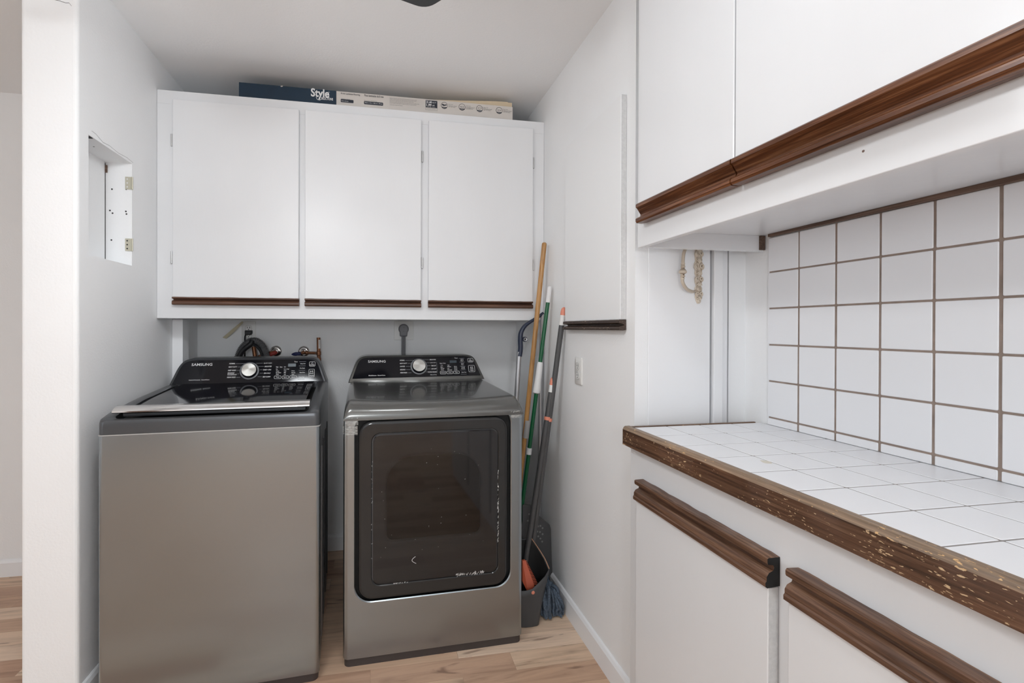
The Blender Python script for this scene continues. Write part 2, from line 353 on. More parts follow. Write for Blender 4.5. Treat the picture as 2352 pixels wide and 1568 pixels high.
# hairline cracks in the plaster: above the niche and across the pillar head
ck = [(1.765, 1.885), (1.79, 1.884), (1.83, 1.872), (1.87, 1.876), (1.93, 1.871), (1.99, 1.876), (2.035, 1.872)]
for (a, b), (c, d) in zip(ck, ck[1:]):
    quad(bm, [bm.verts.new((XL+.0006, y, z)) for y, z in ((a, b), (c, d), (c, d+.0008), (a, b+.0008))], 1)
ck = [(-1.088, 2.268), (-1.04, 2.262), (-.985, 2.258), (-.965, 2.253), (-.955, 2.254), (-.948, 2.245)]
for (a, b), (c, d) in zip(ck, ck[1:]):
    quad(bm, [bm.verts.new((x, 1.6896, z)) for x, z in ((a, b), (c, d), (c, d+.0013), (a, b+.0013))], 1)
structure('wall_left', bm, ['wall', 'dark', 'rawwood'], 'white partition wall with open rectangular niche left of the washer', 'wall')
for z, n in ((1.79, 0), (1.5525, 1)):
    t = thing('hinge', 'leftover cream hinge on the niche edge, '+('upper of two' if n == 0 else 'lower of two'), 'hinge', (-.94, NY1, z))
    bm = BM(); box(bm, -.9545, -.9335, NY1-.0035, NY1-.0006, z-.024, z+.024); make('leaf', bm, 'brass', t, bevel=.0006)
    bm = BM()
    for k in (-.015, 0, .015): lathe(bm, [(.0028, 0), (.0028, .0008)], (-.947, NY1-.0035, z+k), (0, -1, 0), 10)
    make('screw', bm, 'plate' if n == 0 else 'dark', t)
    bm = BM(); lathe(bm, [(.003, -.024), (.003, .024)], (-.9325+.0025, NY1-.002, z), (0, 0, 1), 10); make('knuckle', bm, 'brass', t, smooth=True)
# closet block on the right with the brooms in front of it
bm = BM(); box(bm, XR, 1.45, YE+.015, YB, 0, ZC); box(bm, XR, .8615, YE-.008, YE+.015, 0, ZC)
structure('wall_right', bm, 'wall', 'white wall on the right, behind the brooms', 'wall')
bm = BM(); box(bm, 1.1615, XT, YE-.004, YE+.0145, 0, ZC)
structure('wall_far_right', bm, 'wall', 'short white wall between the cupboard casing and the tiles', 'wall')
bm = BM(); box(bm, XT, 1.45, -2.9, YE+.0145, 0, ZC); structure('wall_near_right', bm, 'wall', 'white wall behind the tiled counter', 'wall')
bm = BM(); box(bm, -3.4, -3.3, -.2, YB+.1, 0, ZC); box(bm, -3.4, -3.3, -2.9, -2.2, 0, ZC); box(bm, -3.4, -3.3, -2.2, -.2, 0, .5); box(bm, -3.4, -3.3, -2.2, -.2, 2.1, ZC); structure('wall_far_left', bm, 'wall', 'white wall of the room at the far left', 'wall')
bm = BM(); RY = -2.8
WX0, WX1 = -1.65, .95
box(bm, -3.3, WX0, RY-.1, RY, 0, ZC); box(bm, WX1, 1.45, RY-.1, RY, 0, ZC); box(bm, WX0, WX1, RY-.1, RY, 0, .9); box(bm, WX0, WX1, RY-.1, RY, 2.15, ZC)
structure('wall_rear', bm, 'wall', 'white wall behind the camera', 'wall')
bm = BM()
for x0, x1, z0, z1 in ((WX0, WX0+.05, .9, 2.15), (WX1-.05, WX1, .9, 2.15), (WX0+.05, WX1-.05, .9, .95), (WX0+.05, WX1-.05, 2.1, 2.15), (-.375, -.325, .95, 2.1)): box(bm, x0, x1, RY-.08, RY-.02, z0, z1)
structure('added_window_2', bm, 'trim', 'added white framed wide window behind the camera, for fill light', 'window')  # unseen window added to let in soft frontal fill
bm = BM(); box(bm, -2.75, -1.95, RY+.001, RY+.04, .002, 2.03)
structure('added_door_2', bm, plain('brown_door', srgb(92, 66, 50), .4), 'added brown door, unseen behind the camera, for reflections', 'door', bevel=.004)  # unseen dark door added to vary the appliance reflections
bm = BM()
for y0, y1, z0, z1 in ((-2.2, -2.15, .5, 2.1), (-.25, -.2, .5, 2.1), (-2.15, -.25, .5, .55), (-2.15, -.25, 2.05, 2.1), (-1.225, -1.175, .55, 2.05)): box(bm, -3.38, -3.32, y0, y1, z0, z1)
structure('added_window_1', bm, 'trim', 'added white framed window in the far left wall, for fill light', 'window')  # unseen window added to brighten the surfaces facing it
# baseboards
def bprof(o, n, h=.088, t=.013): return [(0, 0), (t, 0), (t, h-.014), (t*.55, h-.003), (t*.2, h), (0, h)]
bm = BM(); loft(bm, [[(XR-a, y, z) for a, z in bprof(0, 0)] for y in (YE-.006, YB-.014)]); structure('baseboard_right', bm, 'trim', 'white baseboard along the wall behind the brooms', 'baseboard')
bm = BM(); loft(bm, [[(x, YB-a, z) for a, z in bprof(0, 0)] for x in (XL+.014, XR-.014)]); structure('baseboard_back', bm, 'trim', 'white baseboard behind the washer and dryer', 'baseboard')
bm = BM(); loft(bm, [[(x, YB-a, z) for a, z in bprof(0, 0, .082)] for x in (-3.29, XLO-.002)]); structure('baseboard_far_left', bm, 'trim', 'white baseboard in the next room, left of the pillar', 'baseboard')
bm = BM(); loft(bm, [[(XL+a, y, z) for a, z in bprof(0, 0)] for y in (1.703, YB-.014)]); structure('baseboard_left', bm, 'trim', 'white baseboard between the partition and the washer', 'baseboard')
bm = BM(); box(bm, XL+.0005, -.886, 2.39, 2.462, .09, 1.2725); structure('trim_1', bm, 'trim', 'white upright cleat under the left end of the wall cabinet', 'trim', bevel=.002)
# narrow cupboard door in the end wall, casing beside it
dr = bm = BM(); box(bm, .8622, 1.0865, YE-.010, YE+.012, .86, ZC-.003)
door = structure('door_1', bm, 'trim', 'narrow white cupboard door in the end wall above the counter', 'door', bevel=.0015)
bm = BM(); box(bm, 1.0865, 1.0955, YE+.006, YE+.0125, .0, ZC-.001, 0); box(bm, 1.1565, 1.1615, YE+.002, YE+.0125, 0, ZC-.001, 0)
structure('trim_3', bm, 'black', 'dark gap around the narrow cupboard door', 'trim')
bm = BM(); box(bm, 1.0955, 1.128, YE-.018, YE+.012, 0, ZC-.001); box(bm, 1.128, 1.157, YE-.004, YE+.012, 0, ZC-.001)
structure('trim_2', bm, 'trim', 'white stepped casing right of the narrow cupboard door', 'trim', bevel=.0015)
# ornate pull on that door
def q3(x, y, d): return atY(x, y, YE-.010-d)
PULL = bpy.data.objects.new('door_pull', None); C.objects.link(PULL); PULL.location = (1.0, YE-.012, 1.42); PULL.parent = door; WORLD.add('door_pull')
PULL['label'] = 'ornate antique ivory door pull'
def scroll(bm, cx, cz, r, s, y, turns=1.35):
    pts = []
    for i in range(22):
        t = i/21; a = -pi/2 + s*t*turns*2*pi; q = r*(1-.72*t)
        pts.append((cx+q*cos(a)*.8, y-.002*t, cz+q*sin(a)))
    tube(bm, pts, [.0032*(1-.35*i/21) for i in range(22)], 7)
bm = BM(); PX0, PY0 = atY(1604, 640, YE-.012).x, YE-.013
def pz(y): return atY(1603, y, YE-.012).z
prof = [(.004, 697), (.009, 690), (.0125, 682), (.008, 673), (.013, 668), (.0135, 662), (.009, 656), (.0125, 648), (.0135, 640), (.010, 634), (.0135, 628), (.012, 618), (.0155, 612), (.016, 606), (.012, 600), (.0125, 592), (.0145, 584), (.012, 577), (.014, 570), (.016, 560), (.0155, 552), (.012, 540), (.010, 530), (.004, 520)]
loop = [(PX0+a, pz(y)) for a, y in prof]+[(PX0-a, pz(y)) for a, y in prof[::-1]]
loft(bm, [[(x, YE-.0105, z) for x, z in loop], [(x, YE-.0135, z) for x, z in loop], [(PX0+(x-PX0)*.72, YE-.0150, z) for x, z in loop]])
for yy, r in ((583, .0085), (612, .0105), (641, .0085), (675, .0078), (556, .010)):
    for s in (-1, 1): scroll(bm, PX0+s*r*.82, pz(yy), r, s, YE-.0155)
for yy, up in ((604, 1), (622, -1), (570, -1), (648, -1), (690, 1)):
    for a in (-.9, -.45, 0, .45, .9):
        p0 = V((PX0, YE-.0155, pz(yy))); p1 = p0+V((sin(a)*.013, -.001, up*cos(a)*.017)); tube(bm, [p0, (p0+p1)/2+V((0, -.003, 0)), p1], [.0012, .0028, .0012], 6)
lathe(bm, [(.009, 0), (.009, .004), (.006, .007), (.003, .008)], (PX0, YE-.0135, pz(664)), (0, -1, 0), 16)
lathe(bm, [(.006, 0), (.006, .004), (.001, .006)], (PX0, YE-.0135, pz(692)), (0, -1, 0), 12)
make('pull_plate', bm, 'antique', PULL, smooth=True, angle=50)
bm = BM()
path = smooth_path([q3(1598, 668, .004), q3(1590, 669.5, .016), q3(1578, 664, .026), q3(1569.5, 652, .030), q3(1567, 638, .031), q3(1568.5, 610, .032), q3(1569, 594, .031), q3(1571, 580, .030), q3(1577, 566, .027), q3(1588, 557, .016), q3(1598, 556, .004)], 7)
n = len(path)
def grip_r(i):
    t = i/(n-1); return .0040 if t < .1 or t > .92 else .0052
tube(bm, path, [grip_r(i) for i in range(n)], 10)
o0 = q3(1568, 640, .032); o1 = q3(1569, 594, .032); L0 = (o1-o0).length
lathe(bm, [(.005, -.002), (.0058, .0), (.0058, .0022), (.004, .0035), (.0068, .0065), (.007, .009), (.0045, .0125), (.0055, .0145), (.0115, .0185), (.0125, .0225), (.0095, .0275), (.0065, .0315), (.0045, .034), (.007, .0375), (.0066, .041), (.004, .044), (.0062, .0465), (.0062, .049), (.005, .051)][:19], o0, o1-o0, 20)
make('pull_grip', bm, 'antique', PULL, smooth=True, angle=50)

# ------------------------------------------------------------------ moulding pulls used on all cupboard doors
PROF = [(0, .002), (.027, .0), (.031, .003), (.0312, .011), (.0285, .0142), (.0285, .022), (.0235, .0295), (.0140, .0335), (.0125, .0385), (.0145, .0435), (.0255, .0457), (.0270, .049), (.0270, .0565), (.024, .060), (0, .060)]
PROF_B = [(0, .003), (.012, .0), (.0265, .002), (.030, .010), (.0290, .025), (.0225, .0325), (.0090, .0355), (.0080, .041), (.0150, .0445), (.0265, .0465), (.0285, .0495), (.0285, .0565), (.0250, .060), (0, .060)]
PROF_C = [(0, .003), (.012, .0), (.0265, .002), (.029, .008), (.0280, .020), (.0170, .0240), (.0070, .0275), (.0070, .034), (.0170, .0375), (.0285, .0405), (.0290, .0470), (.0285, .0565), (.0250, .060), (0, .060)]
PROF_U = [(0, .003), (.012, .0), (.0265, .001), (.030, .006), (.030, .0135), (.0262, .0172), (.0165, .0205), (.0145, .0275), (.0260, .0455), (.0295, .0480), (.0298, .0565), (.0265, .060), (0, .060)]
def moulding(bm, base, out, up, run, x0, x1, h=.06, depth=.030, jag=0, PROF=PROF):
    base = V(base); out = V(out); up = V(up); run = V(run); n = 2 if not jag else 24; loops = []
    for i in range(n):
        t = x0+(x1-x0)*i/(n-1); loops.append([base+run*t+out*(a*depth/.030)+up*(b*h/.06 + (random.uniform(-jag, 0) if b >= .06 else 0)) for a, b in PROF])
    loft(bm, loops)

# ------------------------------------------------------------------ wall cabinet above the washer and dryer
t = thing('wall_cabinet', 'long white three-door wall cabinet above the washer and dryer', 'cabinet', (-.06, 2.47, 1.273))
FY = 2.235
bm = BM(); box(bm, XL+.001, XR-.001, FY, YB-.001, 1.2735, 2.2565); make('carcass', bm, 'cab', t, bevel=.0015)
for x in (-.905, -.331, .22, .79):
    bm = BM(); box(bm, x-.0255 if x > -.9 else x-.024, x+.0265 if x < .7 else x+.024, FY-.0004, FY+.001, 2.198, 2.1988); make('joint_line', bm, 'edge', t)
for x0, x1, hx, zs in ((-.862, -.345, -.8695, (2.04, 1.536)), (-.3185, .2035, .2095, (2.043, 1.542)), (.2385, .7515, .7585, (2.049, 1.547))):
    bm = BM(); box(bm, x0, x1, FY-.021, FY-.001, 1.364, 2.212); d = make('door', bm, 'cab', t, bevel=.0025)
    bm = BM(); moulding(bm, (0, FY-.001, 1.331), (0, -1, 0), (0, 0, 1), (1, 0, 0), x0-.0005, x1+.001, .035, .026, .0012, PROF_B)
    make('pull', bm, 'pullX', d, smooth=True, angle=35)['label'] = 'dark brown moulding pull'
    for z in zs:
        bm = BM(); lathe(bm, [(.0035, -.026), (.0048, -.0255), (.0048, -.012), (.004, -.0115), (.0048, -.011), (.0048, .011), (.004, .0115), (.0048, .012), (.0048, .0255), (.0035, .026)], (hx, FY-.008, z), (0, 0, 1), 10)
        box(bm, min(hx, hx+(.005 if hx > 0 else -.005)), max(hx, hx+(.005 if hx > 0 else -.005)), FY-.003, FY-.0006, z-.026, z+.026)
        make('hinge', bm, 'hinge', d, smooth=True)
# ------------------------------------------------------------------ carton on top of the wall cabinet
BY = 2.268
t = thing('flooring_carton', 'long flat laminate flooring carton lying on top of the wall cabinet', 'box', (.02, BY+.1, 2.2575))
bx0, bx1, bxm, bz0, bz1 = -.611, .662, -.187, 2.2578, 2.3345
bodybm = BM(); box(bodybm, bxm, bx1, BY, BY+.2, bz0, bz1)
bm = BM(); box(bm, bx0, bxm-.0003, BY-.0003, BY+.2003, bz0, bz1+.0006); make('carton_end', bm, 'cartonnavy', t, bevel=.0015)['label'] = 'navy blue printed end'
bm = BM(); lathe(bm, [(.006, 0), (.0062, .003), (.001, .0055)], (-.428, BY+.003, bz1-.002), (-.2, -.5, 1), 7); make('torn_nick', bm, 'card', t)
bm = BM()
fl = [(.18, 0), (.40, .013), (.585, .026), (.640, .0275), (.6405, .0245), (.662, .0245), (.662, -.004)]
loft(bm, [[(x, y, bz1+.0012+max(z, -.001)) for x, z in fl]+[(.18, y, bz1+.0008)] for y in (BY+.012, BY+.19)])
make('lifted_flap', bm, 'cardtan', t)
O = (0, BY-.0009, 0); U = (1, 0, 0); W = (0, 0, 1)
def bp(x, y):
    p = atY(x, y, BY); return p.x, p.z
OW = (0, BY-.0014, 0)
def btxt(bm, s, xa, xb, y, h, mi=0, bold=0, o=None):
    a = bp(xa, y); b = bp(xb, y); zc = bp((xa+xb)/2, y)[1]; text_into(bm, s, o or O, U, W, a[0], b[0], zc, h, mi, bold)
bm = BM(); btxt(bm, 'Style', 714, 756.5, 216.5, .050, 0, .028); btxt(bm, 'SELECTIONS', 738, 765, 227, .0115, 0, .02); btxt(bm, 'TM', 753.5, 757, 212, .004)
a = bp(727, 229); tube(bm, [(a[0]-.002, O[1], a[1]+.012), (a[0]+.004, O[1], a[1]+.001), (a[0]+.014, O[1], a[1]-.001), (a[0]+.021, O[1], a[1]+.004)], .0011, 6)
make('carton_logo', bm, 'print', t)
bm = bodybm
btxt(bm, '8 mm Laminate Flooring', 783, 827, 216.8, .010, 1, .01); btxt(bm, 'Pisos laminados de 8 mm', 837, 881, 220.8, .010, 1, .01)
btxt(bm, 'Thickness / Grosor', 783.5, 804, 227.6, .0035, 1); btxt(bm, 'Dimensions / Dimensiones', 836.5, 866, 231.8, .0035, 1)
for i, ln in enumerate(('Attention: keep this carton flat and dry before laying the boards on a level', 'subfloor. Let the boards rest in the room for two days before fitting', 'them and leave a gap along every wall. Keep away from damp rooms.', 'Importante: guarde esta caja plana y seca antes de colocar las tablas sobre', 'un piso nivelado. Deje reposar las tablas dos dias en el cuarto antes de', 'colocarlas y deje un espacio junto a cada pared.')):
    btxt(bm, ln, 895, (957, 956, 950, 963, 956, 925)[i], 228.0+i*2.55+(1.2 if i > 2 else 0), .0042, 1)
make('carton_body', bm, ['card', 'printdark'], t, bevel=0)
for xa, xb, y, s_, ta, tb, ty in ((782.5, 812, 232.3, '0.31 in / 8 mm', 784, 800, 232.2), (836, 880, 237.6, '50.62 in x 7.6 in / 1285 mm x 193 mm', 838, 878, 237.4)):
    bm = BM(); a = bp(xa, y); b = bp(xb, y); zc = (a[1]+b[1])/2
    quad(bm, [bm.verts.new((x, BY-.0007, z)) for x, z in rrect(a[0], b[0], zc-.0072, zc+.0072, .003, 3)]); btxt(bm, s_, ta, tb, ty, .005, 1, 0, OW); make('text_bar', bm, ['printdark', 'print'], t)
bm = BM(); a = bp(977.5, 247.5); b = bp(1004.5, 231.5); zl, zh = bp(991, 247.7)[1], bp(991, 231)[1]
flat_rect(bm, (0, BY-.0007, 0), U, W, a[0], b[0], zl, zh); flat_ring(bm, (0, BY-.0006, 0), U, W, a[0], b[0], zl-.0115, zl+.001, .001, .0007)
btxt(bm, 'Coverage / Cobertura', 980, 1000, 250.3, .0035)
btxt(bm, '21.44', 979, 991.5, 234.6, .0115, 1, .03, OW); btxt(bm, 'SQ FT', 993, 1002, 236.5, .0065, 1, .02, OW); btxt(bm, '1.99', 979.5, 991, 241.2, .0115, 1, .03, OW); btxt(bm, 'm2', 993, 998, 242.3, .006, 1, .02, OW); btxt(bm, 'Coverage / Cubre', 979.5, 1000, 246, .0035, 1, 0, OW)
make('coverage_panel', bm, ['printdark', 'print'], t)
for cx, cy, kind in ((1020.5, 242.2, 0), (1061.3, 246, 1), (1101.5, 249.7, 2), (1146.5, 254, 3)):
    bm = BM(); q_ = (0, BY-.0007, 0)
    x, z = bp(cx, cy); r = .0165; flat_disc(bm, q_, U, W, x, z, r, .0017, 28); flat_disc(bm, q_, U, W, x, z, r-.001, None, 16, 0, radians(208), radians(332))
    if kind == 0: quad(bm, [bm.verts.new((x+a, BY-.0007, z+b)) for a, b in ((-.013, .001), (-.002, -.003), (.013, .002), (.010, .006), (.001, .0035), (-.010, .008))])
    if kind == 1: text_into(bm, 'AC3', q_, U, W, x-.0095, x+.010, z+.001, .0085)
    if kind == 2:
        for p in (((-.010, .002), (.002, .010), (.0028, .0092), (-.0092, .0012)), ((.002, .010), (.011, .004), (.0105, .003), (.0025, .009)), ((-.010, .002), (.000, -.004), (.0005, -.003), (-.0092, .0028)), ((.000, -.004), (.011, .004), (.0105, .005), (.0003, -.003))): quad(bm, [bm.verts.new((x+a, BY-.0007, z+b)) for a, b in p])
    if kind == 3: text_into(bm, '20YR', q_, U, W, x-.010, x+.0105, z+.0015, .0065)
    for k, dy in enumerate((-2.2, 1.2, 4.0)): btxt(bm, ('Easy lock', 'Sistema facil', 'de encaje')[k] if kind != 1 else ('Heavy traffic', 'Resistencia al', 'trafico')[k], cx+9.5, cx+(20, 28, 25)[k], cy+dy, .0042)
    btxt(bm, 'CERT', cx-3.5, cx+3.5, cy+5.6, .003, 1, 0, OW)
    make('badge', bm, ['printdark', 'print'], t)

# ------------------------------------------------------------------ cupboard on the right wall, outlet below it
t = thing('closet_cupboard', 'white single-door cupboard in the wall above the brooms, dark worn pull at its bottom', 'cupboard', (XR, 1.69, 1.229))
bm = BM(); box(bm, XR-.021, XR-.001, 1.447, 1.915, 1.2645, 2.012); d = make('door', bm, 'cabwall', t, bevel=.0015)
bm = BM(); box(bm, XR-.0195, XR-.0012, 1.4455, 1.4468, 1.266, 2.011); make('door_edge', bm, 'edge', d)
bm = BM(); moulding(bm, (XR-.001, 0, 1.2285), (-1, 0, 0), (0, 0, 1), (0, 1, 0), 1.444, 1.918, .0365, .028, .001, PROF_C); make('pull', bm, 'pullD', d, smooth=True, angle=35)['label'] = 'dark worn moulding pull'
def outlet(name, label, o, U, Nn, w, h, holes=True):
    t = thing(name, label, 'outlet', o); o = V(o); U = V(U); Nn = V(Nn); W = V((0, 0, 1))
    bm = BM(); lp = rrect(-w/2, w/2, -h/2, h/2, .006, 4); lp2 = rrect(-w/2+.004, w/2-.004, -h/2+.004, h/2-.004, .005, 4)
    loft(bm, [[o+U*a+W*b+Nn*.0005 for a, b in lp], [o+U*a+W*b+Nn*.003 for a, b in lp], [o+U*a+W*b+Nn*.006 for a, b in lp2]]); make('cover_plate', bm, 'plate', t, smooth=True)
    for s in (1, -1):
        bm = BM(); c = o+W*(s*.0195)
        lp = [(.0165*cos(a), .0165*sin(a)) for a in [2*pi*i/28 for i in range(28)]]; lp = [(a, max(-.0142, min(.0142, b))) for a, b in lp]
        loft(bm, [[c+U*a+W*b+Nn*.0055 for a, b in lp], [c+U*a+W*b+Nn*.0078 for a, b in lp]])
        f = make('socket', bm, 'plate', t)
        bm = BM()
        for a, hh in ((-.0062, .008), (.0062, .0095)): flat_rect(bm, c+Nn*.0081, U, W, a-.0013, a+.0013, .0015-hh/2+.002, .0015+hh/2+.002)
        flat_disc(bm, c+Nn*.0081, U, W, 0, -.0072, .0027, seg=12); flat_ring(bm, c+Nn*.0079, U, W, -.017, .017, -.0147, .0147, .012, .0007)
        make('slot', bm, 'dark', f)
    return t
outlet('wall_outlet', 'white duplex outlet with nothing plugged in, under the closet cupboard', (XR, 1.815, 1.06), (0, -1, 0), (-1, 0, 0), .066, .112)
outlet('wall_outlet', 'white duplex outlet with the black plug, behind the washer', (-.677, YB, 1.2115), (1, 0, 0), (0, -1, 0), .072, .116)

# ------------------------------------------------------------------ cords, hose, valves behind the washer
t = thing('power_cord', 'black plug and cord hanging from the outlet behind the washer', 'cord', (-.672, YB-.02, 1.19))
pc = atY(571, 764, YB-.02)
bm = BM(); lp = [(-.017, -.012), (.012, -.012), (.018, -.004), (.018, .013), (-.017, .013)]
loft(bm, [[(pc.x+a*k, YB-d, pc.z+b*k) for a, b in lp] for d, k in ((.008, 1), (.03, 1), (.036, .8))]); make('plug', bm, 'rubber', t, bevel=.002)
bm = BM(); tube(bm, smooth_path([(pc.x-.012, YB-.026, pc.z-.006), (pc.x-.0175, YB-.024, pc.z-.03), (pc.x-.0185, YB-.022, 1.10), (pc.x-.018, YB-.03, .95), (pc.x-.0, YB-.05, .7)]), .0042, 8); make('cord', bm, 'rubber', t, smooth=True)
t = thing('power_cord', 'grey round plug and flat grey cord above the dryer on a square plate', 'cord', (.15, YB-.02, 1.2))
pc = atY(927, 757, YB-.02)
bm = BM(); box(bm, .0975, .206, YB-.0055, YB-.0005, 1.166, 1.2715); make('cover_plate', bm, 'plate', t, bevel=.002)
bm = BM(); lp = [(.0285*cos(a), .0285*sin(a)) for a in [radians(-40+i*260/20) for i in range(21)]]+[(-.021, -.038), (-.017, -.043), (.017, -.043), (.021, -.038)]
loft(bm, [[(pc.x+a*k, YB-d, pc.z+.004+b*k) for a, b in lp] for d, k in ((.006, 1), (.028, 1), (.034, .86))]); make('plug', bm, 'cordgrey', t, bevel=.003)
bm = BM()
for z in (.012, -.009): lathe(bm, [(.0016, 0), (.0016, .0006)], (pc.x, YB-.0342, pc.z+z), (0, -1, 0), 8)
make('screw', bm, 'dark', t)
bm = BM()
for k in (-.0072, 0, .0072): tube(bm, smooth_path([(pc.x+k, YB-.020, pc.z-.035), (pc.x+k, YB-.019, pc.z-.08), (pc.x+k-.001, YB-.02, 1.05), (pc.x+k-.002, YB-.04, .9), (pc.x+k, YB-.06, .6)]), .0046, 8)
make('cord', bm, 'cordgrey', t, smooth=True)
t = thing('masking_tape', 'strip of beige masking tape hanging beside the outlet behind the washer', 'tape', (-.74, YB-.01, 1.22))
bm = BM(); a0, a1 = atY(558, 739, YB-.012), atY(519.5, 775, YB-.03); u = (a1-a0).normalized(); w = V((-u.z, 0, u.x))
loft(bm, [[a0+w*.004, a0-w*.006], [a0*.5+a1*.5+w*.008+V((0, -.003, 0)), a0*.5+a1*.5-w*.010+V((0, -.002, 0))], [a1+w*.004+u*.004, a1-w*.013+u*.012]], False, False, False)
o = make('tape_strip', bm, 'masking', t); sd = o.modifiers.new('thick', 'SOLIDIFY'); sd.thickness = .0004
t = thing('drain_hose', 'ribbed grey drain hose arching up behind the washer', 'hose', (-.67, YB-.1, 1.08))
HY = YB-.10
def hq(x, y): return atY(x, y, HY)
path = smooth_path([hq(541, 850), hq(547, 820), hq(556, 800), hq(571, 785.5), hq(588, 783), hq(602, 793), hq(609, 808), hq(612, 824), hq(613, 850)], 26)
bm = BM(); tube(bm, path, [.0172+.0018*(1 if (i//2) % 2 else -1) for i in range(len(path))], 14); make('ribbed_hose', bm, 'hosegrey', t, smooth=True, angle=70)
bm = BM(); path = smooth_path([hq(545, 850)+V((0, -.012, 0)), hq(551, 819)+V((0, -.013, 0)), hq(562, 802)+V((0, -.014, 0)), hq(577, 790)+V((0, -.014, 0)), hq(580, 782)+V((0, -.008, 0))], 8)
tube(bm, path, [.018]*len(path), 12, flat=.75)
path = smooth_path([hq(577, 788)+V((0, -.013, 0)), hq(590, 794)+V((0, -.014, 0)), hq(600, 806)+V((0, -.013, 0)), hq(604, 824)+V((0, -.012, 0)), hq(605, 850)+V((0, -.012, 0))], 8); tube(bm, path, [.010]*len(path), 10, flat=.7)
make('hose_guide', bm, 'rubber', t, smooth=True)['label'] = 'black hook shaped hose guide'
def valve(x, y, label, hot):
    t = thing('water_valve', label, 'valve', atY(x, y, YB))
    c = atY(x, y, YB); bm = BM(); lathe(bm, [(.031, .0005), (.031, .003), (.029, .008), (.021, .012), (.019, .0125), (.016, .010), (.015, .018), (.010, .021)], c, (0, -1, 0), 28); make('escutcheon', bm, 'chrome', t, smooth=True, angle=60)
    bm = BM(); tube(bm, [c+V((0, -.01, 0)), c+V((0, -.045, -.004))], .009, 10)
    if hot: tube(bm, [c+V((0, -.045, -.004)), c+V((-.05, -.05, -.012))], .009, 10)
    else: tube(bm, [c+V((0, -.045, -.004)), c+V((.068, -.05, -.006))], .0075, 10); lathe(bm, [(.0075, 0), (.0105, .003), (.0105, .014), (.0075, .017)], c+V((.012, -.046, -.0045)), (1, 0, 0), 12)
    if hot:
        p = atY(583, 800, YB-.06); p2 = atY(588, 835, YB-.06); tube(bm, [p+V((-.001, 0, .01)), p2], .0105, 12); q = p*.45+p2*.55; lathe(bm, [(.0105, 0), (.0135, .002), (.0135, .016), (.0105, .018)], q, p2-p, 12)
        tube(bm, [q+V((0, 0, -.012)), c+V((-.05, -.05, -.012))], .0085, 10)
    else:
        p = atY(731.5, 775, YB-.05); p2 = atY(732.5, 836, YB-.05); tube(bm, [p, p2], .0098, 12); q = atY(732, 806, YB-.05); lathe(bm, [(.0098, 0), (.0128, .002), (.0128, .020), (.0098, .022)], q, (0, 0, -1), 12); lathe(bm, [(.0115, 0), (.013, .004), (.013, .02), (.009, .024)], q+V((0, 0, -.035)), (0, 0, -1), 12)
    make('pipe', bm, 'copper', t, smooth=True, angle=50)
    bm = BM()
    if hot:
        a = c+V((-.008, -.05, -.012)); lathe(bm, [(.004, -.03), (.009, -.022), (.0115, -.01), (.010, .0), (.0115, .012), (.008, .02), (.004, .026)], a, (1, .1, .35), 10)
    else:
        a = c+V((-.030, -.05, -.010)); lathe(bm, [(.003, -.026), (.008, -.016), (.0105, -.004), (.009, .006), (.0105, .014), (.006, .022)], a, (1, 0, .1), 10)
    make('valve_handle', bm, 'red' if hot else 'blue', t, smooth=True)['label'] = 'red handle' if hot else 'blue handle'
    if not hot:
        bm = BM(); p = atY(731.8, 780, YB-.05); p2 = atY(732, 800, YB-.05); n = 6
        loft(bm, [[pp+V((.0104*cos(a), .0104*sin(a), 0)) for a in [radians(-90+i*15) for i in range(n)]] for pp in (p, p2)], False, False, False); make('paper_label', bm, 'label', t)
valve(634, 806, 'red handled hot water valve in the wall behind the washer', True)
valve(698, 807, 'blue handled cold water valve with upright copper stub behind the washer', False)

# ------------------------------------------------------------------ washer and dryer
def console_face(v0, z0, v1, z1):
    W = V((0, v1-v0, z1-z0)).normalized(); return V((0, v0, z0)), V((1, 0, 0)), W, V((1, 0, 0)).cross(W)
def offset_poly(pts, d):
    """move each edge of a polygon inwards by its own distance (mitred)"""
    pts = [V(p) for p in pts]; n = len(pts); ar = sum(pts[i-1].x*pts[i].y-pts[i].x*pts[i-1].y for i in range(n)); sg = 1 if ar > 0 else -1
    if not isinstance(d, (list, tuple)): d = [d]*n
    ln = []
    for i in range(n):
        e = (pts[(i+1) % n]-pts[i]).normalized(); nn = V((-e.y, e.x))*sg; ln.append((pts[i]+nn*d[i], e))
    out = []
    for i in range(n):
        (p, u), (q, w) = ln[i-1], ln[i]; den = u.x*w.y-u.y*w.x; t = ((q.x-p.x)*w.y-(q.y-p.y)*w.x)/den; r = p+u*t; out.append((r.x, r.y))
    return out
def appliance_console(t, O, U, W, Nn, outline, back_v, panel_inset, bodymat, zlow):
    rad = [.002, .03, .045, .045, .03, .002]
    fl = lambda pts, d: [O+U*a+W*b+Nn*d for a, b in pts]
    def ring(d, bottom=None, k=6): return round_poly(offset_poly(outline, [d]*5+[d if bottom is None else bottom]), [r if r > .01 else r for r in rad], k)
    back = [V((p.x, back_v, max(p.z, zlow))) for p in fl(ring(0), 0)]
    bm = BM(); loft(bm, [back, fl(ring(0), -.006), fl(ring(.002, 0), -.0015), fl(ring(.0045, .001), 0)]); make('console', bm, bodymat, t, smooth=True, angle=50)
    P0 = panel_inset; low = .006+max(0, -outline[0][1])
    bm = BM(); loft(bm, [fl(ring(P0, low), -.002), fl(ring(P0, low), .0012), fl(ring(P0+.0012, low+.0012), .0022)]); return bm
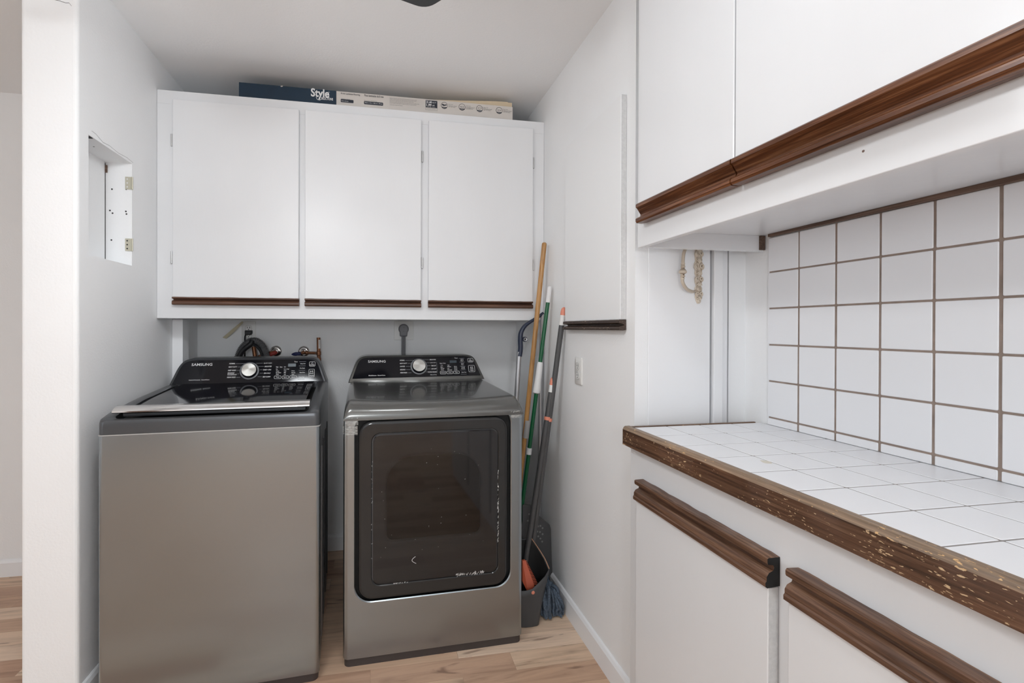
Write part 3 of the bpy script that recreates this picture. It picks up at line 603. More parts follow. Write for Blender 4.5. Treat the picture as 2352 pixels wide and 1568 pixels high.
def panel_print(bm, t, O, U, W, Nn, texts, lines, rects, disp, knob, kr, extra=()):
    o = O+Nn*.0028; inside = []
    for s, a, b, y in texts:
        q = (a+b)/2; owner = [k for k, (x0, x1, y0, y1) in enumerate(rects) if min(x0, x1) < q < max(x0, x1) and min(y0, y1) < y < max(y0, y1)]
        if owner: inside.append((owner[0], s, a, b, y)); continue
        if s == 'SAMSUNG': brand = (s, a, b, y)
        elif 'Smart' in s and '  ' in s: text_into(bm, s, o, U, W, a, b, y, .0052, 1, .02)
        elif s.isupper() or '+' in s or '/' in s: text_into(bm, s, o, U, W, a, b, y, .0058, 1, .02, .25)
        else: text_into(bm, s, o, U, W, a, b, y, .0052, 1, .015)
    for a, b, y in lines: flat_rect(bm, o, U, W, a, b, y-.0006, y+.0006, 2)
    for q in extra: flat_rect(bm, o, U, W, *q, 2)
    p = make('control_panel', bm, ['gloss', 'print', 'printgrey'], t); p['label'] = 'gloss black control panel'
    bm = BM(); text_into(bm, brand[0], o, U, W, *brand[1:], .0125, 0, .012); make('brand_lettering', bm, 'print', p)
    for k, (a, b, c, d) in enumerate(rects):
        bm = BM(); flat_ring(bm, o, U, W, min(a, b), max(a, b), min(c, d), max(c, d), .0045, .0014)
        for kk, s, x0, x1, y in inside:
            if kk == k: text_into(bm, s, o, U, W, x0, x1, y, .0056 if s.isupper() else .0052, 0, .018)
        if k == 3: flat_disc(bm, o, U, W, (a+b)/2, max(c, d)-.009, .0045, .0011, 18)
        if k == 4:
            x, y = (a+b)/2, max(c, d)-.011
            quad(bm, [bm.verts.new(o+U*(x+p0)+W*(y+p1)) for p0, p1 in ((-.006, -.004), (.0, .0), (-.006, .004))])
            flat_rect(bm, o, U, W, x+.0018, x+.0032, y-.004, y+.004); flat_rect(bm, o, U, W, x+.0048, x+.0062, y-.004, y+.004)
        make('button', bm, 'print', p)
    bm = BM(); a, b, c, d = disp; flat_rect(bm, o, U, W, a, b, c, d)
    make('display', bm, 'display', p)
    c = O+U*knob[0]+W*knob[1]+Nn*.002
    bm = BM(); lathe(bm, [(kr*1.28, 0), (kr*1.30, .002), (kr*1.24, .0035), (kr*1.18, .0025), (kr*1.16, .0005)], c, Nn, 40); make('knob_ring', bm, 'printgrey', p, smooth=True, angle=60)
    bm = BM(); lathe(bm, [(kr*1.10, 0), (kr*1.08, .014), (kr*1.02, .0175), (kr*.99, .018)], c, Nn, 40); kb = make('knob_skirt', bm, 'gloss', p, smooth=True, angle=50)
    bm = BM(); lathe(bm, [(kr*1.0, .016), (kr*1.0, .0185), (kr*.96, .0195), (0, .0195)], c, Nn, 40); make('knob_face', bm, 'knob', p, smooth=True, angle=30)
def body_loop(w, d, z, r=.018, rb=.006, inset=0): return [(x, y, z) for x, y in rrect(inset, w-inset, inset, d-inset, [r, r, rb, rb], 6)]

# ---- washer
WW, WD = .673, .735
t = thing('washer', 'top loading brushed grey washing machine on the left, glass lid and black control panel', 'washing machine', (-.866, 1.667, 0), radians(3.4), world=False)
t['label'] = 'brushed grey top loading washing machine with glass lid and chrome front bar'
bm = BM(); loft(bm, [body_loop(WW-.012, WD-.02, 0.0, .02), body_loop(WW-.012, WD-.02, .030, .02)]); bm.verts.ensure_lookup_table()
for v in bm.verts: v.co += V((.006, .006, 0))
make('plinth', bm, 'kick', t, smooth=True)
bm = BM(); box(bm, .0012, WW-.0012, .020, WD, .027, .888); make('side_casing', bm, 'steelside', t, bevel=.006)
for u0 in (WW-.0012,):
    for v0, v1, z0, z1 in ((.10, .118, .09, .80), (.24, .262, .09, .80), (.40, .422, .09, .80), (.56, .582, .09, .80)):
        bm = BM(); pf = rrect(v0, v1, z0, z1, .008, 4); loft(bm, [[(u0-.001, a, b) for a, b in pf], [(u0+.0045, a+(.003 if a < (v0+v1)/2 else -.003), b) for a, b in pf]]); make('side_rib', bm, 'steelside', t, smooth=True)
bm = BM(); pf = rrect(0, WW, 0, .03, [.016, .016, .001, .001], 7)
loft(bm, [[(a, b, .030) for a, b in pf], [(a, b, .890) for a, b in pf]]); make('front_panel', bm, 'steel', t, smooth=True, angle=30)
bm = BM(); pf = rrect(-.0006, WW+.0006, -.0012, .03, [.016, .016, .001, .001], 7)
loft(bm, [[(a, b, .8905) for a, b in pf], [(a, b, .8935) for a, b in pf]]); make('seam_strip', bm, 'sleeve', t, smooth=True, angle=30)
# moulded top frame around the lid
def wh(v): return .9385+.0165*min(1, max(0, v)/.05)+.013*min(1, max(0, v-.05)/.2)+.015*min(1, max(0, v-.2)/.4)
KS = 8
lo = rrect(0, WW, 0, WD, [.018, .018, .01, .01], KS); li = rrect(.040, WW-.040, .012, .602, [.022, .022, .008, .008], KS)
# resample the straight runs so that the rail follows its rise
def dense(lp, n=10):
    out = []
    for i in range(len(lp)):
        a, b = V(lp[i]), V(lp[(i+1) % len(lp)])
        m_ = n if (i % (KS+1)) == KS else 1
        for j in range(m_): out.append(tuple(a.lerp(b, j/m_)))
    return out
lo, li = dense(lo), dense(li); rows = []
for fr_, dz, fixed in ((0, 0, .8940), (0, -.022, None), (.02, -.011, None), (.07, -.004, None), (.16, -.001, None), (.45, 0, None), (.9, 0, None), (1, -.002, None), (1.0, -.030, None)):
    row = []
    for (a, b), (c, d) in zip(lo, li):
        x, y = a+(c-a)*fr_, b+(d-b)*fr_
        row.append((x, y, fixed if fixed else wh(y)+dz))
    rows.append(row)
bm = BM(); loft(bm, rows, False, False); make('top_frame', bm, 'greyplast', t, smooth=True, angle=38)
bm = BM(); quad(bm, [bm.verts.new((a, b, wh(b)-.0285)) for a, b in li]); bmesh.ops.triangulate(bm, faces=bm.faces[:]); make('lid_recess', bm, 'black', t)
lidp = bpy.data.objects.new('lid', None); C.objects.link(lidp); lidp.parent = t; lidp.location = (WW/2, .3, .96)
def lz(v): return wh(v)+.0015
def lid_bm(u0, u1, v0, v1, th=.012, r=.006, dz=0, n=8):
    bm = BM(); vs = [v0+(v1-v0)*i/n for i in range(n+1)]; sec = rrect(u0, u1, 0, th, .003, 2)
    loft(bm, [[(a-WW/2, v-.3, lz(v)-th+b+dz-.96) for a, b in sec] for v in vs]); return bm
make('lid_glass', lid_bm(.0585, WW-.0585, .092, .598), 'gloss', lidp, smooth=True, angle=30)
make('lid_frame', lid_bm(.0525, WW-.0525, .050, .0915, .014), 'greyplast', lidp, smooth=True, angle=30)
bm = BM(); sec = [(.006, -.007), (.010, -.0105), (.030, -.008), (.052, .001), (.052, .0085), (.044, .0110), (.026, .0075), (.012, .0015), (.0065, -.003)]
us = [.036+(WW-.072)*i/30 for i in range(31)]
loft(bm, [[(u-WW/2, v-.3+.010*(2*(u/WW)-1)**6, .9625+z+.006-.96) for v, z in sec] for u in us]); make('lid_handle', bm, 'chrome', lidp, smooth=True, angle=40)['label'] = 'polished metal lid handle'
O, U, W, Nn = console_face(.602, .975, .652, 1.094)
WT= [['SAMSUNG', 0.0847, 0.1698, 0.0981], ['ActiveWaterjet  SmartCare', 0.0808, 0.1649, 0.0256], ['NORMAL', 0.2399, 0.2653, 0.1008], ['HEAVY DUTY', 0.2384, 0.2747, 0.0846], ['DEEP WASH', 0.2376, 0.2716, 0.0683], ['BEDDING/', 0.237, 0.266, 0.0555], ['WATERPROOF', 0.2372, 0.2762, 0.0476], ['PERM PRESS', 0.2362, 0.2722, 0.0353], ['QUICK WASH', 0.3875, 0.423, 0.1001], ['DELICATES', 0.3917, 0.4224, 0.0843], ['RINSE + SPIN', 0.3863, 0.4216, 0.0682], ['SPIN ONLY', 0.3905, 0.4209, 0.0515], ['SELF CLEAN', 0.3869, 0.4204, 0.0345], ['Hot', 0.4425, 0.4502, 0.0703], ['Warm', 0.443, 0.4564, 0.0614], ['Eco Warm', 0.4435, 0.4654, 0.0532], ['Cold', 0.4439, 0.4553, 0.0453], ['Extra High', 0.4775, 0.5, 0.0695], ['High', 0.478, 0.4879, 0.0607], ['Mid', 0.4784, 0.4864, 0.0526], ['Low', 0.4788, 0.4868, 0.0446], ['Heavy', 0.5114, 0.5255, 0.0604], ['Normal', 0.5118, 0.5278, 0.0519], ['Light', 0.5121, 0.5243, 0.0433], ['Wash', 0.4419, 0.4525, 0.081], ['Rinse', 0.4592, 0.4697, 0.0807], ['Spin', 0.4774, 0.486, 0.0804], ['Temp', 0.4437, 0.4598, 0.0309], ['Spin', 0.477, 0.4932, 0.0301], ['Soil', 0.5123, 0.5258, 0.0307], ['Timer', 0.5217, 0.5373, 0.1056], ['Delay End', 0.5495, 0.572, 0.0947], ['Pre Soak', 0.5483, 0.5708, 0.0733], ['Extra Rinse', 0.5481, 0.5715, 0.0522], ['Smart Care', 0.547, 0.5703, 0.0301], ['POWER', 0.5919, 0.6137, 0.0877], ['START', 0.5918, 0.6114, 0.0467], ['PAUSE', 0.5921, 0.6117, 0.036]]
WL= [[0.2675, 0.3101, 0.1002], [0.2769, 0.2972, 0.0841], [0.2746, 0.2865, 0.0679], [0.2787, 0.2851, 0.051], [0.2746, 0.2919, 0.0346], [0.3537, 0.3839, 0.1006], [0.3642, 0.3886, 0.0848], [0.3728, 0.384, 0.0687], [0.3729, 0.3879, 0.052], [0.3656, 0.3843, 0.0352], [0.5434, 0.5744, 0.1052], [0.543, 0.5733, 0.0844], [0.5429, 0.5721, 0.0628], [0.5418, 0.5719, 0.041], [0.5407, 0.5716, 0.0194]]
WR= [[0.4362, 0.4669, 0.0236, 0.0386], [0.4709, 0.5001, 0.0227, 0.0378], [0.504, 0.5345, 0.0238, 0.0383], [0.5898, 0.6164, 0.081, 0.1056], [0.5884, 0.6148, 0.0282, 0.0678]]
pb = appliance_console(t, O, U, W, Nn, [(0.0, -.004), (.032, .098), (.062, .1315), (WW-.062, .1300), (WW-.036, .106), (WW, -.002)], WD, .012, 'greyplast', .93)
panel_print(pb, t, O, U, W, Nn, WT, WL, WR, (.4948, .5297, .0818, .0968), (.3283, .0642), .0315)

# ---- dryer
DW, DD = .684, .74
t = thing('dryer', 'warm grey front loading clothes dryer with dark glass door', 'clothes dryer', (-.118, 1.755, 0), radians(1.84), world=False)
t['label'] = 'warm grey front loading clothes dryer with dark glass door'
bm = BM(); loft(bm, [body_loop(DW-.008, DD-.02, 0.0, .02), body_loop(DW-.008, DD-.02, .029, .02)])
for v in bm.verts: v.co += V((.004, .004, 0))
make('plinth', bm, 'kick', t, smooth=True)
bm = BM(); box(bm, .001, DW-.001, .026, DD, .029, .90); make('side_casing', bm, 'steelside', t, bevel=.006)
def ring_panel(outer, inner, v_front, v_back, cham, wall):
    """front plate with a rounded opening; outer edge chamfered, opening lined back to v_back"""
    o1 = outer(0); o2 = outer(cham); i1 = inner(0); i2 = inner(-.003)
    return [[(a, v_back, b) for a, b in o1], [(a, v_front+cham, b) for a, b in o1], [(a, v_front+cham*.35, b) for a, b in outer(cham*.3)], [(a, v_front, b) for a, b in o2], [(a, v_front, b) for a, b in outer(cham+.003)], [(a, v_front, b) for a, b in inner(-.008)], [(a, v_front, b) for a, b in i2], [(a, v_front+.003, b) for a, b in i1], [(a, wall, b) for a, b in i1]]
k = 8
outer = lambda d: rrect(d, DW-d, .029, .912, .003, k)
inner = lambda d: rrect(.041+d, .634-d, .231+d, .9105, [.062, .062, .045, .045], k)
bm = BM(); loft(bm, ring_panel(outer, inner, 0, .027, .014, .024), False, False); make('front_panel', bm, 'steel', t, smooth=True, angle=35)
bm = BM(); loft(bm, [[(a, .0245, b) for a, b in inner(-.002)], [(a, .0255, b) for a, b in inner(-.002)]]); make('door_recess', bm, 'black', t)
dp = bpy.data.objects.new('door', None); C.objects.link(dp); dp.parent = t; dp.location = (.055, 0, .56); DL = V(dp.location)
def sub(loops): return [[V(p)-DL for p in lp] for lp in loops]
od = lambda d: rrect(.0535+d, .620-d, .239+d, .8925-d, [max(.052-d, .004)]*4, k)
idr = lambda d: rrect(.102+d, .583-d, .289+d, .847-d, [max(.03-d, .004)]*4, k)
bm = BM(); loft(bm, sub([[(a, .024, b) for a, b in od(0)], [(a, .004, b) for a, b in od(0)], [(a, -.001, b) for a, b in od(.003)], [(a, -.003, b) for a, b in od(.009)], [(a, -.003, b) for a, b in od(.012)], [(a, -.003, b) for a, b in idr(-.006)], [(a, -.003, b) for a, b in idr(-.003)], [(a, .0, b) for a, b in idr(0)], [(a, .012, b) for a, b in idr(0)]]), False, False); make('door_frame', bm, 'smoke', dp, smooth=True, angle=40)['label'] = 'glossy smoked door frame'
bm = BM(); g = lambda d: idr(.0035+d)
loft(bm, sub([[(a, .005, b) for a, b in g(0)], [(a, -.0005, b) for a, b in g(.0)], [(a, -.002, b) for a, b in g(.004)]]), False, True); glass_bm = bm
wi = lambda d: rrect(.157+d, .515-d, .442+d, .752-d, [max(.022-d, .002), max(.022-d, .002), max(.10-d, .002), max(.10-d, .002)], k)
bm = BM(); loft(bm, sub([[(a, .0125, b) for a, b in idr(-.002)], [(a, .0125, b) for a, b in wi(-.012)], [(a, .0155, b) for a, b in wi(-.003)], [(a, .023, b) for a, b in wi(0)]]), False, False); make('door_liner', bm, 'liner', dp, smooth=True, angle=50)
bm = BM(); loft(bm, sub([[(a, .0226, b) for a, b in wi(0)], [(a, .0236, b) for a, b in wi(0)]])); make('drum_window', bm, 'black', dp)
bm = glass_bm                                                                # worn white scratches along the glass edge
rs = random.Random(3)
def scr(x0, x1, z0, z1, n, ln, ang):
    for _ in range(n):
        x, z = rs.uniform(x0, x1), rs.uniform(z0, z1); l = ln*rs.uniform(.4, 1.2); a = ang+rs.uniform(-.25, .25); w = rs.uniform(.0003, .0007)
        d = V((cos(a), 0, sin(a))); nn = V((-sin(a), 0, cos(a))); c = V((x, -.0034, z))-DL
        quad(bm, [bm.verts.new(c-d*l+nn*w), bm.verts.new(c+d*l+nn*w), bm.verts.new(c+d*l-nn*w), bm.verts.new(c-d*l-nn*w)], 1)
scr(.415, .525, .292, .300, 60, .004, 1.1); scr(.18, .235, .2885, .292, 20, .002, .9); scr(.580, .5835, .40, .58, 46, .0045, 1.2); scr(.580, .583, .58, .69, 14, .004, 1.5); scr(.1, .104, .36, .75, 16, .002, 1.4); scr(.13, .55, .33, .80, 26, .0012, .6)
for pts in ([(.262, .382), (.252, .375), (.249, .368), (.254, .362), (.264, .356)],): tube(bm, [V((a, -.0030, b))-DL for a, b in smooth_path([V((a, b, 0)).to_3d() for a, b in pts], 4) and [(q.x, q.y) for q in smooth_path([V((a, b, 0)) for a, b in pts], 4)]], .0009, 5, mi=1)
make('door_glass', bm, ['glass', 'print'], dp)['label'] = 'dark scratched door glass'
# moulded top: rounded all round, dished in the middle
def dtop(u, v):
    T = .966+.012*min(1, v/.6) - .013*(1-((u-DW/2)/(DW/2))**2)*min(1, max(0, (v+.02))/.09)*(1-.75*min(1, v/.55))
    def rr(d, r):
        a = min(1, max(0, d)/r); return (1-(1-a)**2.2)**(1/2.2)
    return .902+(T-.902)*rr(v, .075)*rr(u, .03)*rr(DW-u, .03)
us = sorted(set([DW/2+DW/2*sin(-pi/2+pi*i/56)for i in range(57)])); vs = [.62*(i/40)**1.9 for i in range(41)]
bm = BM(); g_ = [[bm.verts.new((u, v-.0015, dtop(u, v))) for u in us] for v in vs]
for a, b in zip(g_, g_[1:]):
    for i in range(len(us)-1): quad(bm, (a[i], a[i+1], b[i+1], b[i]))
bd = [g_[0], [r[-1] for r in g_], [r[0] for r in g_]]
for e in bd:
    lowv = [bm.verts.new((q.co.x, q.co.y, .897)) for q in e]
    for i in range(len(e)-1): quad(bm, (lowv[i], lowv[i+1], e[i+1], e[i]))
bmesh.ops.remove_doubles(bm, verts=bm.verts[:], dist=.0002)
make('top_panel', bm, 'dryertop', t, smooth=True, angle=60)
O, U, W, Nn = console_face(.60, .980, .65, 1.088)
DT= [['SAMSUNG', 0.0959, 0.1821, 0.0945], ['MultiSteam  SmartCare', 0.0986, 0.1794, 0.0209], ['NORMAL', 0.2533, 0.2779, 0.0987], ['HEAVY DUTY', 0.2528, 0.2894, 0.0822], ['SANITIZE', 0.2532, 0.278, 0.0661], ['BEDDING', 0.2531, 0.2796, 0.0488], ['PERM PRESS', 0.2534, 0.2879, 0.0324], ['DELICATES', 0.405, 0.4372, 0.1006], ['QUICK DRY', 0.4074, 0.4371, 0.0838], ['TIME DRY', 0.4113, 0.4374, 0.0674], ['AIR FLUFF', 0.4104, 0.4376, 0.0507], ['WRINKLE RELEASE', 0.392, 0.4377, 0.0339], ['Manual Dry', 0.4049, 0.4369, 0.0186], ['Very', 0.4605, 0.4718, 0.0689], ['More', 0.4599, 0.4718, 0.0599], ['Normal', 0.4602, 0.4774, 0.052], ['Damp', 0.4606, 0.4745, 0.0436], ['High', 0.4956, 0.5058, 0.0689], ['Medium', 0.4951, 0.5132, 0.0612], ['Low', 0.4944, 0.5046, 0.052], ['Extra Low', 0.4949, 0.5176, 0.0443], ['60 min', 0.5299, 0.5441, 0.0614], ['40 min', 0.5297, 0.5452, 0.0533], ['20 min', 0.5297, 0.545, 0.0445], ['Dryness', 0.46, 0.4811, 0.0292], ['Temp', 0.4972, 0.513, 0.0296], ['Time', 0.5324, 0.546, 0.03], ['Timer', 0.5353, 0.5526, 0.108], ['Adjust', 0.5669, 0.5831, 0.0999], ['Time +', 0.5663, 0.5836, 0.0926], ['Adjust', 0.5673, 0.5835, 0.0779], ['Time -', 0.5674, 0.584, 0.0709], ['Wrinkle', 0.5678, 0.5862, 0.057], ['Prevent', 0.5676, 0.5867, 0.0493], ['Smart Care', 0.5666, 0.5918, 0.03], ['POWER', 0.6108, 0.6299, 0.0901], ['START', 0.6142, 0.6304, 0.0471], ['PAUSE', 0.6143, 0.6305, 0.0389], ['Sense', 0.4567, 0.4692, 0.0802], ['Drying', 0.4726, 0.4862, 0.0799]]
DLN= [[0.2803, 0.3233, 0.0982], [0.2918, 0.3094, 0.0817], [0.2813, 0.3065, 0.0656], [0.2829, 0.3058, 0.0484], [0.2909, 0.3095, 0.0318], [0.3636, 0.4027, 0.101], [0.3805, 0.4051, 0.0842], [0.3863, 0.4087, 0.0678], [0.3876, 0.4077, 0.0511], [0.3823, 0.39, 0.0344], [0.5587, 0.5872, 0.1067], [0.5599, 0.5899, 0.0851], [0.5603, 0.5902, 0.063], [0.5608, 0.5912, 0.0417], [0.5611, 0.5924, 0.0194]]
DR= [[0.4548, 0.4856, 0.0217, 0.0371], [0.4888, 0.5207, 0.0222, 0.0372], [0.5234, 0.5553, 0.0223, 0.0373], [0.6044, 0.6334, 0.084, 0.106], [0.6047, 0.6381, 0.0302, 0.0668]]
pb = appliance_console(t, O, U, W, Nn, [(.001, -.012), (.040, .106), (.072, .1295), (DW-.082, .1315), (DW-.042, .118), (DW+.002, -.006)], DD, .0125, 'dryertop', .93)
panel_print(pb, t, O, U, W, Nn, DT, DLN, DR, (.5091, .545, .0819, .0952), (.3483, .0640), .0325, [(.4400, .4408, .030, .086), (.4385, .4408, .0855, .0863), (.4385, .4408, .0300, .0308)])
# clear tape across the body seam
for u0, u1, z0, z1 in ((-.0008, .052, .881, .9085), (-.0022, .050, .846, .878), (.634, DW+.0008, .885, .912)):
    bm = BM(); n = 14; rows_ = []
    for i in range(n+1):
        u = u0+(u1-u0)*i/n; e = min(u, DW-u); v = -.0012+ (.016*(1-min(1, max(0, e)/.014))**2 if e < .014 else 0)
        rows_.append([(u, v+rs.uniform(-.0003, .0003), z0+rs.uniform(-.0015, .0015)+(z1-z0)*j/3) for j in range(4)])
    loft(bm, rows_, False, False, False); make('tape_strip', bm, 'tape', t, smooth=True)['label'] = 'wrinkled clear tape over the seam'

# ------------------------------------------------------------------ brooms, mop, dustpan, ladder between the dryer and the wall
def pole(bm, p0, p1, r0, r1=None, t0=0, t1=1, seg=14):
    p0, p1 = V(p0), V(p1); r1 = r1 or r0
    tube(bm, [p0.lerp(p1, t0), p0.lerp(p1, t1)], [r0, r1], seg)
wt, wb = atY(1250.5, 557, 2.15), atY(1177, 1345, 2.22); wb.z = max(wb.z, .12)
t = thing('wooden_broom', 'tall varnished wooden broom pole, tallest of the handles beside the dryer', 'broom', (wb.x, wb.y, 0))
bm = BM(); d = (wt-wb).normalized(); lathe(bm, [(.0108, 0), (.0115, .004), (.0118, (wt-wb).length-.012), (.011, (wt-wb).length-.004), (.007, (wt-wb).length)], wb, d, 18); make('handle', bm, 'pole', t, smooth=True)
L_ = (wt-wb).length
def tz(y, a=557, b=1345): return (y-a)/(b-a)
bm = BM(); c0, c1 = atY(1213, 966, 2.182), atY(1208, 1005, 2.186); lathe(bm, [(.0125, -.001), (.0146, 0), (.0146, (c1-c0).length), (.0125, (c1-c0).length+.001)], c0, c1-c0, 16); make('connector_sleeve', bm, 'sleeve', t, smooth=True)
bm = BM(); loft(bm, [[(wb.x-.02+a, wb.y+b, z) for a, b in rrect(-.03*s, .03*s, -.11*s, .11*s, .012, 3)] for z, s in ((.135, .6), (.11, 1), (.06, 1.1), (.0, 1.25))]); make('bristle_head', bm, 'masking', t, smooth=True)
# green twist mop
gt, gb = atY(1263, 657, 2.10), atY(1176, 1345, 2.13)
t = thing('twist_mop', 'green pole mop with white grips and a blue grey yarn head by the wall', 'mop', (gb.x, gb.y, 0))
def gp(y, rad): 
    k = (y-657)/(1345-657); return gt.lerp(gb, k)
bm = BM(); tube(bm, [gp(690, 0), gb], .0092, 16); make('pole', bm, 'green', t, smooth=True)
bm = BM(); a, b = gp(694.5, 0), gp(657, 0); n_ = (b-a).length; lathe(bm, [(.0106, 0), (.0108, n_*.6), (.0105, n_*.85), (.008, n_*.96), (.003, n_)], a, b-a, 18); make('end_grip', bm, 'whitegrip', t, smooth=True)
bm = BM(); a, b = gp(903, 0), gp(831, 0); n_ = (b-a).length; lathe(bm, [(.0125, 0), (.0175, .004), (.0178, .02), (.0150, .05), (.0146, n_*.6), (.0138, n_-.01), (.0115, n_)], a, b-a, 20); make('twist_grip', bm, 'whitegrip', t, smooth=True)
bm = BM(); a, b = gp(1043, 0), gp(1028, 0); lathe(bm, [(.0096, 0), (.0125, .001), (.0125, (b-a).length-.001), (.0096, (b-a).length)], a, b-a, 16); make('collar', bm, 'whitegrip', t, smooth=True)
bm = BM(); rs = random.Random(11)
hub = V((.690, 2.03, .15))
for i in range(120):
    mx, my = rs.uniform(.694, .768), rs.uniform(1.90, 2.02)
    hgt = .118*sqrt(max(0, 1-((mx-.722)/.075)**2))*rs.uniform(.72, 1.0)+.012
    st = V((rs.uniform(.70, .745), rs.uniform(1.97, 2.04), rs.uniform(.06, .10))); jt = lambda: V((rs.uniform(-.014, .014), rs.uniform(-.014, .006), rs.uniform(-.006, .012)))
    ex, ey = min(.785, mx+rs.uniform(-.004, .018)), my-rs.uniform(-.004, .02)
    pts = smooth_path([st, (st.lerp(V((mx, my, hgt)), .55)+V((0, 0, .02))), V((mx, my, hgt))+jt(), V((mx+(ex-mx)*.7, ey+.006, hgt*.55))+jt()*.8, V((mx+(ex-mx)*.9, ey+.003, hgt*.28))+jt()*.5, V((ex, ey, rs.uniform(.006, .015)))], 4)
    tube(bm, pts, rs.uniform(.0045, .0078), 7)
make('yarn_head', bm, 'yarn1', t, smooth=True)['label'] = 'blue grey yarn strands'
bm = BM(); tube(bm, [gb, hub], [.0092, .014], 12); make('yarn_socket', bm, 'charcoal', t, smooth=True)
# two charcoal handles with coral caps
def stick(name, label, cat, top, bot, extra_y):
    t = thing(name, label, cat, (bot[0], bot[1], 0)); top, bot = V(top), V(bot); d = (top-bot).normalized(); n_ = (top-bot).length
    cap, wl_ = extra_y
    bm = BM(); lathe(bm, [(.0115, 0), (.0118, n_-cap-wl_)], bot, d, 18)
    make('handle', bm, 'charcoal', t, smooth=True)
    bm = BM(); lathe(bm, [(.0122, n_-cap-wl_), (.0122, n_-cap)], bot, d, 18); make('white_sleeve', bm, 'plate', t, smooth=True)
    bm = BM(); lathe(bm, [(.0122, n_-cap), (.0122, n_-cap*.55), (.0105, n_-cap*.22), (.006, n_-.003), (.002, n_)], bot, d, 18); make('end_cap', bm, 'coral', t, smooth=True)['label'] = 'coral end cap'
    return t, top, bot
At, Ab = atX(1295.5, 705, .803), atY(1213, 1330, 2.0)
tA, At, Ab = stick('long_broom', 'longer charcoal broom handle with coral tip touching the cupboard pull', 'broom', At, (Ab.x, Ab.y, max(Ab.z, .12)), (.036, .044))
Bt, Bb = atY(1271, 865, 1.965), atY(1207, 1290, 1.965)
tB, Bt, Bb = stick('upright_dustpan', 'charcoal upright dustpan with shorter handle, open side showing a coral comb', 'dustpan', Bt, (Bb.x, Bb.y, max(Bb.z, .2)), (.037, .031))
bm = BM(); c = Bt.lerp(Bb, (961-865)/(1290-865)); d = (Bt-Bb).normalized(); lathe(bm, [(.0125, -.0075), (.0135, -.0065), (.0135, .0065), (.0125, .0075)], c, d, 16); make('clip', bm, 'coral', tB, smooth=True)
bm = BM(); k_ = 0
c2 = At.lerp(Ab, (961-705)/(1330-705)); tube(bm, [c2+d*.007, c2-d*.007], .0134, 14); make('clip', bm, 'coral', tA, smooth=True)
# coral head of the broom, standing inside the dustpan
bm = BM(); tube(bm, [Ab+V((0, -.01, .01)), V((.628, 1.965, .14))], [.0118, .016], 12); make('handle_socket', bm, 'charcoal', tA, smooth=True)
def dq(x, y, Y): return atY(x, y, Y)
fY, bY = 1.858, 1.985
top_loop = [dq(1186, 1357, fY), dq(1207, 1356, fY-.004), dq(1222, 1352, fY-.004), dq(1237, 1338, fY+.002), dq(1252, 1322, fY+.02), dq(1261, 1306, fY+.045), dq(1250, 1281, bY-.05), dq(1233, 1254, bY-.012), dq(1220, 1236, bY), dq(1205, 1238, bY), dq(1186, 1240, bY), dq(1184, 1300, (fY+bY)/2)]
bot_xy = [(.583, 1.866), (.607, 1.861), (.635, 1.861), (.655, 1.864), (.664, 1.87), (.667, 1.885), (.667, 1.93), (.663, 1.955), (.645, 1.96), (.61, 1.96), (.586, 1.96), (.582, 1.91)]
bm = BM(); rows_ = []
for i in range(7):
    s = i/6; rows_.append([V((x, y, .004)).lerp(p_, s) for (x, y), p_ in zip(bot_xy, top_loop)])
loft(bm, rows_, True, False); o = make('scoop', bm, 'charcoal2', tB, smooth=True, angle=50); sd = o.modifiers.new('thick', 'SOLIDIFY'); sd.thickness = .0022; sd.offset = 1
bm = BM(); rim = smooth_path([top_loop[5]+V((.001, 0, 0)), top_loop[6]+V((.001, 0, 0)), top_loop[7]+V((0, 0, .001)), top_loop[8]+V((0, 0, .002))], 5); tube(bm, rim, .0019, 8); make('rim_strip', bm, 'rim', tB, smooth=True)
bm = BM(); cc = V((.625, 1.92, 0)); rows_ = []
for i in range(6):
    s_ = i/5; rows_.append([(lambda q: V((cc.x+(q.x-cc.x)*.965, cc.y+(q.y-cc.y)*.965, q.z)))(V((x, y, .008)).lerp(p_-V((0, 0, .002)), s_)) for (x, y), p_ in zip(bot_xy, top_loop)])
loft(bm, rows_, True, False); make('scoop_shade', bm, 'black', tB, smooth=True, angle=50)  # black liner paints the shade inside the scoop
bm = BM(); lathe(bm, [(.0075, 0), (.0072, .003), (.004, .0055), (.001, .006)], dq(1224, 1360, fY-.0035), (.1, -1, 0), 16); make('rivet', bm, 'coral', tB, smooth=True)
bm = BM(); cy0 = fY+.035
comb = [dq(1200, 1288, cy0+.03), dq(1207, 1287, cy0+.03), dq(1228, 1346, cy0), dq(1226, 1352, cy0), dq(1213, 1362, cy0), dq(1200, 1335, cy0+.02)]
loft(bm, [[p_ for p_ in comb], [p_+V((0, .012, 0)) for p_ in comb]])
for i in range(17):
    a = comb[1].lerp(comb[2], (i+.4)/17.2); e = a+V((.006+.013*(i/16), .004, -.0015+.001*i/16)); tube(bm, [a+V((-.004, .004, 0)), e], [.0019, .0013], 6)
make('comb', bm, 'comb', tB)['label'] = 'coral comb with teeth'
